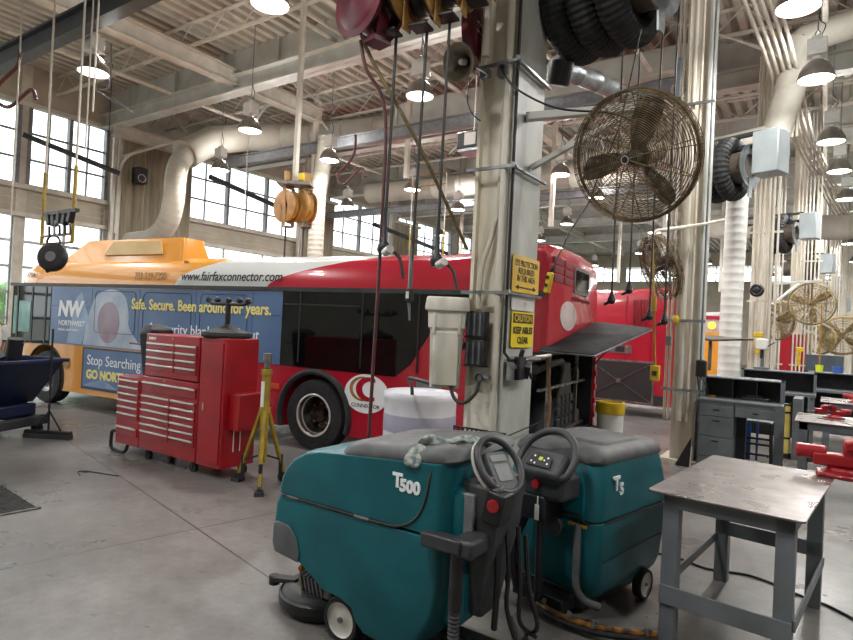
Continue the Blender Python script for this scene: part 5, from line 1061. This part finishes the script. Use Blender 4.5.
MB().tube(catmull([(.08, -.66, .65), (.1, -.68, .4), (.08, -.65, .15), (.0, -.6, .1)], 6), .025, 10).tube(catmull([(-.06, -.6, .62), (-.16, -.62, .35), (-.1, -.62, .12)], 6), .03, 10).tube(catmull([(-.3, -.5, .7), (-.36, -.55, .4), (-.3, -.6, .12)], 6), .02, 8).tube(catmull([(-.2, -.5, .6), (-.28, -.6, .4), (-.2, -.6, .1)], 6), .014, 8).build('hoses_and_cables', 'black', t)
MB().bb(-.26, .26, -.4, .4, .05, .14).bb(-.2, .2, -.55, -.38, .04, .12).build('chassis', 'black', t, bev=.01)
sq = catmull([(-.14, -.42, .05), (-.04, -.54, .05), (.18, -.62, .05), (.46, -.57, .05), (.74, -.36, .05)], 8)
MB().tube(sq, .028, 8).build('squeegee_blade', 'rubber', t); MB().tube([p + V(0, -.012, .03) for p in sq], .017, 8).build('squeegee_band', mat('corroded_brass', '#9a6a2c', '#3a2f22', .4, .4, scale=18, amt=1.3), t)
for p in ((.3, -.62, .1), (.45, -.59, .1), (.1, -.6, .1), (.7, -.41, .1)): MB().cyl(Vector(p) - V(0, 0, .03), Vector(p) + V(0, 0, .015), .015, n=10).build('squeegee_knob', 'steel', t)
swheel(t, .0, .0, .1, .06)
for o in [c for c in t.children if c.name.startswith('wheel')]: o.rotation_euler = (0, 0, math.radians(90)); o.location = (.36, .2, 0)
c2 = [c for c in t.children if c.name.startswith('wheel')][0]
c3 = c2.copy(); COL.objects.link(c3); c3.parent = t; c3.rotation_euler = (0, 0, math.radians(-90)); c3.location = (-.36, .2, 0)
for g in c2.children: d = g.copy(); COL.objects.link(d); d.parent = c3
MB().sph((.05, -.3, .04), .04, 12).build('rear_caster', 'rubber', t)
# ================================================================ foreground steel table with vise
TH = .9
t = thing('steel_work_table', 'near scuffed steel top table with grey legs at the lower right', 'table', (-.36, 4.34, 0), math.radians(-5.7))
MB().prism(rrect(-.41, .385, -.73, .74, .03), (0, 0, TH-.006), None, .012).build('table_top', 'tabletop', t, bev=.002)
MB().bb(-.33, .33, -.66, -.635, TH-.1, TH-.012).bb(-.33, .33, .635, .66, TH-.1, TH-.012).bb(-.33, -.31, -.66, .66, TH-.1, TH-.012).bb(.31, .33, -.66, .66, TH-.1, TH-.012).build('apron', 'desk', t, bev=.003)
for x in (-.29, .29):
    for y in (-.62, .62): MB().bb(x-.045, x+.045, y-.04, y+.04, 0, TH-.012).build('leg', 'desk', t, bev=.004)
MB().bb(-.335, .335, -.675, -.66, .24, .35).bb(-.335, .335, .58, .595, .35, .45).bb(-.335, -.32, -.65, .6, .3, .36).bb(.335, .35, -.65, .6, .3, .36).build('stretcher', 'desk', t, bev=.003)
def vise(label, loc, rotz, s=1.0):
    t = thing('bench_vise', label, 'vise', loc, rotz)
    MB().lathe([(0, 0), (.13, 0), (.13, .025), (.1, .04), (.09, .06), (0, .06)], n=24).box((0, 0, .012), (.3, .16, .024)).build('swivel_base', 'red', t, bev=.008)
    MB().bb(-.17, .06, -.055, .055, .06, .135).cyl((-.26, 0, .13), (-.1, 0, .13), .045, n=20).rings([[V(x, y, z) for y, z in ((-.05, .08), (.05, .08), (.06, .2), (-.06, .2))] for x in (-.02, .075)]).box((.03, 0, .2), (.09, .17, .06), (0, -.25, 0)).build('fixed_jaw', 'red', t, bev=.014, bseg=3)
    MB().bb(.115, .3, -.05, .05, .07, .16).rings([[V(x, y, z) for y, z in ((-.05, .08), (.05, .08), (.06, .2), (-.06, .2))] for x in (.11, .2)]).box((.14, 0, .2), (.08, .17, .05), (0, .25, 0)).build('moving_jaw', 'red', t, bev=.014, bseg=3)
    MB().bb(.07, .08, -.08, .08, .175, .225).bb(.105, .115, -.08, .08, .175, .225).cyl((-.1, 0, .1), (.36, 0, .1), .02, n=12).build('jaw_plates', 'deskd', t); MB().cyl((.37, -.12, .1), (.37, .12, .1), .009, n=8).sph((.37, .12, .1), .018, 8).sph((.37, -.12, .1), .018, 8).build('handle', 'steel', t)
    MB().cyl((.09, 0, .2), (.09, 0, .28), .008, n=8).build('pin', 'black', t)
    t.scale = (s,)*3; return t
vise('red bench vise bolted to the back corner of the near table', (.15, 5.0, TH), math.radians(2), 1.15)
tag(MB().tube([Vector(p) + V(0, 0, .01) for p in catmull([(-1.25, 5.15, 0), (-.95, 5.2, 0), (-.7, 5.12, 0), (-.4, 5.2, 0), (-.1, 5.05, 0), (.12, 4.95, 0), (.3, 4.7, 0), (.28, 4.2, 0), (.5, 3.9, 0)], 7)], .009, 6).build('power_cord', 'black'), 'black cord snaking over the floor under the near table', 'cord')
# ================================================================ desk workbench
t = thing('workbench_desk', 'grey steel desk bench with drawers and an open riser, by the second column', 'workbench', (-1.46, 9.05, 0), math.radians(2))
W_ = 1.04; H_ = .97
MB().bb(0, W_, 0, .8, H_-.03, H_).build('desk_top', 'desk', t, bev=.004); MB().bb(.02, .46, .02, .75, .0, H_-.03).build('drawer_pedestal', 'desk', t, bev=.004)
for z0_, z1_ in ((.74, .88), (.46, .73), (.18, .45), (.03, .17)):
    d = MB().bb(.035, .445, .005, .02, z0_, z1_).build('drawer', 'desk', t, bev=.004); MB().bb(.2, .29, -.004, .006, z1_-.06, z1_-.045).build('handle', 'black', d)
d = MB().bb(.48, .95, .005, .02, .76, .88).build('drawer', 'desk', t, bev=.004); MB().bb(.68, .76, -.004, .006, .82, .835).build('handle', 'black', d)
MB().bb(.47, .94, .02, .7, .76, H_-.03).build('drawer_box', 'desk', t); MB().bb(.46, .58, .55, .75, 0, .76).build('inner_panel', 'deskd', t)
MB().bb(.94, 1.05, .0, .06, 0, H_-.03).build('leg', 'desk', t); MB().bb(.94, 1.05, .7, .76, 0, H_-.03).build('leg', 'desk', t)
MB().bb(.02, .06, .3, .78, H_, H_+.3).bb(W_-.05, W_, .3, .78, H_, H_+.3).bb(.02, W_, .3, .78, H_+.28, H_+.3).build('riser', 'desk', t, bev=.004)
MB().bb(.06, W_-.05, .74, .76, H_, H_+.28).bb(.4, .415, .35, .74, H_, H_+.28).bb(.7, .715, .35, .74, H_, H_+.28).build('riser_back', 'black', t)
tag(MB().box((-.78, 9.5, .985), (.34, .18, .06)).box((-.8, 9.48, 1.03), (.2, .1, .03)).build('tool_case', 'black', bev=.01), 'flat black case inside the desk riser on its right', 'case'); tag(MB().cyl((-1.36, 9.5, .945), (-1.36, 9.5, .99), .07, n=20).torus((-1.36, 9.5, .985), .07, .008, n=20).build('parts_dish', 'gold'), 'round brassy dish inside the desk riser on its left', 'dish')
tag(MB().box((-.87, 9.2, .945), (.36, .2, .01), (0, 0, .1)).build('papers', mat('pink_paper', '#b78e86', '#a88279', .7, scale=9)), 'reddish papers on the desk top in front of the riser', 'papers')
t = thing('shop_stool', 'dark steel stool under the desk behind its right leg', 'stool', (-.78, 10.0, 0)); MB().bb(-.2, .2, -.18, .18, .62, .65).build('seat', 'mgrey', t, bev=.01)
for x in (-.17, .17):
    for y in (-.15, .15): MB().cyl((x*1.1, y*1.1, 0), (x, y, .62), .014, n=8).build('leg', 'black', t)
MB().bb(-.18, .18, -.17, -.15, .15, .18).bb(-.18, .18, -.17, -.15, .38, .41).bb(-.18, .18, .15, .17, .25, .28).build('rung', 'black', t)
t = thing('shop_vacuum', 'orange cased drum with black motor head behind the desk opening', 'vacuum', (-1.2, 10.6, 0)); MB().lathe([(0, .0), (.16, .0), (.18, .05), (.18, .42), (.17, .45), (0, .45)], n=24).build('drum', 'orange', t, bev=.01); MB().lathe([(0, .45), (.17, .45), (.14, .56), (.06, .62), (0, .62)], n=24).build('motor_head', 'black', t)
t = thing('hand_truck', 'blue upright hand truck seen through the desk opening', 'hand truck', (-.92, 10.3, 0)); MB().bb(-.03, .03, -.02, .02, .0, .85).bb(.1, .13, -.02, .02, 0, .85).bb(-.03, .13, -.02, .02, .8, .84).build('frame', mat('truck_blue', '#1d4a8a', '#173c72', .4), t, bev=.004); MB().cyl((-.06, .05, .1), (-.1, .05, .1), .1, n=18).build('wheel', 'rubber', t)
t = thing('wedge_board', 'black board with a pale edge leaning at the foot of the second column', 'board', (-1.78, 9.1, 0)); MB().prism([(-.1, 0.0), (.1, 0), (.1, .42)], (0, 0, .005), ZT, .02).build('board', 'black', t); MB().bar((.1, -.02, .02), (.12, -.06, .3), .015, .015).build('pale_edge', 'paper', t)
t.location = (-1.6, 8.95, 0)
# ---------------------------------------------------------------- further benches
def bench(label, loc, w_, d_, h, rotz=0, shelf=True, m_='desk', top='desk'):
    t = thing('work_table', label, 'workbench', loc, rotz)
    MB().bb(0, w_, 0, d_, h-.012, h).build('table_top', top, t, bev=.003); MB().bb(.05, w_-.05, .04, .06, h-.1, h-.012).bb(.05, w_-.05, d_-.06, d_-.04, h-.1, h-.012).bb(.05, .07, .04, d_-.04, h-.1, h-.012).build('apron', m_, t)
    for x in (.09, w_-.09):
        for y in (.08, d_-.08): MB().bb(x-.045, x+.045, y-.04, y+.04, 0, h-.012).build('leg', m_ if y < d_/2 else 'deskd', t)
    if shelf: MB().bb(.05, w_-.05, d_-.07, d_-.055, .28, .36).bb(.05, .065, .08, d_-.08, .28, .34).build('stretcher', m_, t)
    return t
bench('grey table with a worn top behind the red vise, right of the desk', (-.27, 8.2, 0), 1.5, 1.02, .9, 0, top='tabletop')
bench('second grey table further back, above the red vise', (-.03, 11.3, 0), 1.7, 1.1, .9, 0, top='tabletop')
vise('small red vise lying on the table behind the near one', (.12, 8.9, .9), math.radians(200), .7)
vise('red vise at the right edge on the second table back', (.47, 11.7, .9), math.radians(10), .8)
def riser_bench(label, loc, w_, d_=.7, h=.95, rh=.3, rotz=0, m_='desk'):
    t = thing('riser_bench', label, 'workbench', loc, rotz)
    MB().bb(0, w_, 0, d_, h-.05, h).build('bench_top', m_, t, bev=.004)
    for x in (.03, w_-.08): MB().bb(x, x+.06, .03, d_-.03, 0, h-.05).build('leg', m_, t)
    MB().bb(0, .04, d_*.4, d_, h, h+rh).bb(w_-.04, w_, d_*.4, d_, h, h+rh).bb(0, w_, d_*.4, d_, h+rh-.02, h+rh).build('riser', m_, t); MB().bb(.04, w_-.04, d_-.04, d_-.02, h, h+rh-.02).build('riser_back', 'black', t); MB().bb(.1, w_-.12, d_-.06, d_-.04, .1, h-.06).build('back_panel', 'deskd', t)
    return t
riser_bench('grey riser bench directly behind the desk bench', (-1.25, 11.9, 0), 1.15, rh=.35)
riser_bench('riser bench below the blank dark board at right', (-.3, 13.5, 0), 1.05, rh=.32)
riser_bench('riser bench with a lime cup on top near the right edge', (.8, 13.6, 0), 1.1, rh=.3)
riser_bench('dark fronted bench at far right behind the second table', (.45, 12.6, 0), 1.4, .6, .95, .18)
t = thing('yellow_post', 'yellow padded post with black bands behind the desk', 'post', (-.46, 10.9, 0)); MB().cyl((0, 0, .08), (0, 0, .82), .055, n=18).build('padding', mat('pale_yellow_pad', '#d8c56a', '#c9b45a', .5), t); 
MB().cyl((0, 0, 0), (0, 0, .08), .08, n=18).build('base', 'black', t)
for z_ in (.3, .7, .82): MB().cyl((0, 0, z_), (0, 0, z_+.03), .058, n=18).build('black_band', 'black', t)
t = thing('side_cabinet', 'slim grey cabinet end right of the yellow padded post', 'cabinet', (-.3, 10.9, 0)); MB().bb(-.08, .05, -.1, .5, 0, .95).build('body', 'desk', t, bev=.005); MB().bb(-.06, .03, -.11, -.1, .05, .9).build('door', 'desk', t)
t = thing('dark_board', 'wide blank slate grey board standing behind the right benches', 'board', (.0, 15.3, 0)); MB().bb(-.34, .34, -.03, .03, 1.05, 1.58).build('panel', mat('slate_board', '#4a5560', '#414b55', .5), t, bev=.01)
for x in (-.3, .3): MB().bb(x-.03, x+.03, -.03, .03, 0, 1.07).build('leg', 'deskd', t)
for nm, lb, p, r, h, m_, cat in (('lime_cup', 'bright lime cup on the riser bench at right', (.9, 13.75, .95), .09, .2, 'lime', 'cup'), ('blue_cup', 'blue rounded item on the bench below the slate board', (.22, 13.95, 1.27), .1, .12, mat('cup_blue', '#3c5fa8', None, .5), 'cup'), ('yellow_cup', 'yellow cup under a yellow cord before the slate board', (-.08, 13.95, 1.27), .07, .13, 'lime', 'cup'), ('white_jar', 'white jar standing on the rightmost bench riser', (1.2, 14.15, 1.25), .08, .14, 'white', 'jar')):
    tag(MB().lathe([(0, 0), (r*.85, 0), (r, h), (r*.9, h), (r*.8, .01), (0, .01)], c=p, n=18).build(nm, m_), lb, cat)
tag(MB().cyl((-.08, 14.0, 1.4), (-.08, 14.05, 2.6), .012, n=6).build('hanging_cord_line', 'gold'), 'yellow cord hanging in front of the slate board', 'cord')
t = thing('drill_press', 'grey and white drill press on the bench behind the desk', 'drill press', (-.95, 12.4, 1.3)); MB().bb(-.12, .12, -.15, .15, 0, .04).cyl((0, .1, .04), (0, .1, .5), .03, n=12).build('column', 'desk', t); MB().bb(-.09, .09, -.2, .15, .36, .56).build('head', 'white', t, bev=.02); MB().cyl((0, -.12, .36), (0, -.12, .2), .025, n=12).cyl((.09, -.1, .42), (.2, -.1, .5), .01, n=8).build('spindle', 'black', t)
tag(MB().prism([(-.55, 0), (-.1, .1), (.5, .02), (-.05, -.1)], (-1.42, 10.4, 1.82), Matrix.Rotation(.35, 3, 'X'), .03).bb(-1.55, -1.5, 10.4, 10.45, 1.3, 1.82).build('lamp_shelf', mat('shelf_board', '#6a625a', '#57504a', .6)), 'flat dark tray jutting out in front of the wide white duct', 'tray')
t = thing('wall_telephone', 'black device clipped to the right edge of the second column', 'device', (-1.46, 9.2, 1.38)); MB().bb(-.06, .08, -.06, .04, -.12, .12).build('housing', 'black', t, bev=.02); MB().tube(catmull([(0, -.05, -.1), (.1, -.08, -.25), (.0, -.05, -.3), (-.05, 0, .1)], 6), .01, 6).build('cord', 'black', t)
# ================================================================ yellow bin, pendants, drops, grate
t = thing('lined_bin', 'white bin with a bright yellow liner beside the open engine bay', 'bin', (-2.46, 8.35, 0)); t.scale = (1.05, 1.05, 1.12); MB().lathe([(0, 0), (.16, 0), (.175, .72), (.16, .72), (0, .02)], n=28).build('bin_body', 'white', t)
MB().lathe([(.178, .62), (.186, .65), (.184, .7), (.19, .76), (.165, .77), (.15, .6)], n=28).build('yellow_liner', 'safety', t)
t = thing('hoist_pendant', 'yellow hoist pendant control hanging beside the yellow eye sign', 'pendant', (-1.76, 4.24, 2.17)); MB().box((0, 0, 0), (.045, .05, .16), (0, .18, 0)).build('housing', 'safety', t, bev=.01)
MB().cyl((0, -.026, .04), (0, -.034, .04), .014, n=12).cyl((-.01, -.026, -.02), (-.01, -.034, -.02), .014, n=12).cyl((.01, 0, .08), (.03, 0, .12), .012, n=10).build('buttons', 'black', t); MB().tube([(.02, 0, .1), (.12, .06, .38), (.24, .15, .64)], .006, 6).build('cable', 'black', t)
MB().tube(catmull([(.24, .15, .64), (.3, .2, .9), (.42, .2, 1.2), (.55, .2, 1.9)], 6), .006, 6).build('upper_cable', 'black', t)
t = thing('hoist_pendant', 'yellow push button box on a yellow cord over the second bus grille', 'pendant', (-1.80, 7.96, 1.33)); MB().bb(-.06, .06, -.03, .03, -.1, .1).build('housing', 'safety', t, bev=.012); MB().bb(-.03, .03, -.036, -.03, -.03, .03).build('button_plate', 'dgrey', t)
MB().cyl((0, 0, .1), (-.1, -.02, 1.78), .012, n=8).cyl((-.045, -.01, .8), (-.055, -.01, .98), .035, n=10).build('cord', mat('cord_yellow', '#b99a3a', '#a0842c', .5), t)
MB().tube([(-.1, -.02, 1.78), (-.06, .05, 1.85), (.0, .3, 1.9), (.3, 1.25, 2.12), (.45, 2.0, 2.3)], .025, 8).build('swing_arm', 'conduit', t)
for k, (x, y, zt, ze, lb) in enumerate([(-2.26, 7.5, 7.6, 2.13, 'black air hose dropping in front of the second bus, leftmost of four'), (-2.08, 7.62, 7.6, 2.27, 'black air hose with a black coupler, second of four before the second bus'), (-1.86, 7.79, 7.6, 1.95, 'black air hose third of four, ending above the yellow cord box'), (-1.7, 7.9, 7.6, 1.9, 'black air hose nearest the second column, rightmost of four')]):
    drop(lb, [(x+.02, y, zt), (x, y, (zt+ze)/2), (x, y, ze+.1)], .012, end=lambda t_, p: (MB().lathe([(.012, .12), (.035, .05), (.05, .0), (.03, -.04), (0, -.05)], c=p, n=14).cyl(p + V(-.09, 0, -.05), p + V(.02, 0, 0), .02, n=8).build('coupler', 'black', t_)))
t = thing('floor_grate', 'rusty steel grate set in the concrete at the left edge', 'grate', (-6.25, 2.35, 0), math.radians(-5))
m = MB().bb(-.5, .5, -.2, -.17, 0, .012).bb(-.5, .5, .17, .2, 0, .012).bb(.47, .5, -.2, .2, 0, .012).bb(-.5, -.47, -.2, .2, 0, .012).build('frame', 'steel', t); MB().bb(-.47, .47, -.17, .17, .0005, .006).build('grate_plate', 'grate', t)
m = MB()
for i in range(22): m.bb(-.46+.042*i, -.45+.042*i, -.17, .17, .004, .011)
m.build('bars', 'grate', t)
tag(MB().tube([Vector(p) for p in catmull([(-6.6, 3.25, .006), (-6.75, 3.3, .006), (-6.7, 3.38, .006), (-6.3, 3.5, .006)], 5)], .006, 6).build('wire_scrap', 'black'), 'small bent wire lying on the floor at left', 'wire')
# fluorescent tubes reflected in / seen through the bus windows are in the neighbouring bay
# ================================================================ column 2 fittings
for x, y, r, lb in ((-1.72, 9.2, .035, 'thick pale conduit up the second column face'), (-1.62, 9.2, .02, 'thin pale conduit right of the thick one on the second column'), (-1.885, 9.25, .02, 'grey conduit along the left edge of the second column'), (-1.95, 9.3, .018, 'outermost thin conduit left of the second column'), (-1.48, 9.3, .014, 'thin dark bluish pipe right of the second column')):
    cc('conduit', [(x, y, .6), (x, y, 7.3)], r, 'conduit' if 'dark' not in lb else 'desk', lb, 'conduit')
tag(MB().bb(-1.99, -1.9, 9.2, 9.35, 5.35, 5.95).build('electric_box', 'desk', bev=.01), 'slim grey electrical box high on the left of the second column', 'box')
for z, lb in ((1.05, 'lower strut rail across the second column'), (2.05, 'middle strut rail across the second column'), (5.2, 'upper strut rail across the second column')):
    tag(MB().bb(-1.98, -1.42, 9.14, 9.17, z-.02, z+.02).build('strut_channel', 'galv'), lb, 'bracket')
tag(MB().box((-1.9, 9.15, 1.75), (.07, .04, .13)).box((-1.9, 9.125, 1.75), (.03, .01, .06)).build('switch_box', 'galv', bev=.008), 'small switch box on the left of the second column', 'box')
tag(MB().lathe([(0, 0), (.035, 0), (.05, .05), (.03, .1), (0, .1)], c=(-1.8, 9.1, 2.02), n=14).build('tag_bell', 'safety'), 'tiny yellow tag on the second column at rail height', 'tag')
for x, y, z, lb in ((-1.12, 13.4, 1.72, 'yellow handset hanging on the conduit bundle left of the red cabinet'), (-.5, 16.2, 1.45, 'yellow handset on the conduits right of the red cabinet')):
    tag(MB().box((x, y+.12, z), (.08, .06, .34)).box((x+.02, y, z+.22), (.16, .08, .1)).build('handset', 'safety', bev=.015), lb, 'handset')
tag(MB().sph((-1.12, 12.9, 2.78), .13, 14).torus((-1.12, 12.8, 2.78), .09, .02, (0, 1, 0), 20, 6).cyl((-1.12, 12.9, 2.78), (-1.12, 13.56, 2.78), .02, n=8).build('round_gong', 'black'), 'round black bell right of the wide white duct', 'bell')
# outdoors, seen through the door glazing
def hedge(label, c, s_):
    random.seed(int(c[1]*10)); m = MB()
    for i in range(26):
        p = V(c[0] + random.uniform(-.5, .5)*s_[0], c[1] + random.uniform(-.5, .5)*s_[1], c[2] + random.uniform(0, 1)*s_[2]); m.sph(p, random.uniform(.5, .9), 8)
    t = m.build('hedge', 'foliage'); md = t.modifiers.new('d', 'SUBSURF'); md.levels = md.render_levels = 1; return tag(t, label, 'hedge')
for y in (4, 9, 15): hedge({4: 'pale green hedge outside the leftmost door panes', 9: 'green hedge outside the door panes above the bus front', 15: 'hedge outside, hidden mostly behind the bus'}[y], (-32, y*1.7, 0), (3, 7, 3.4))
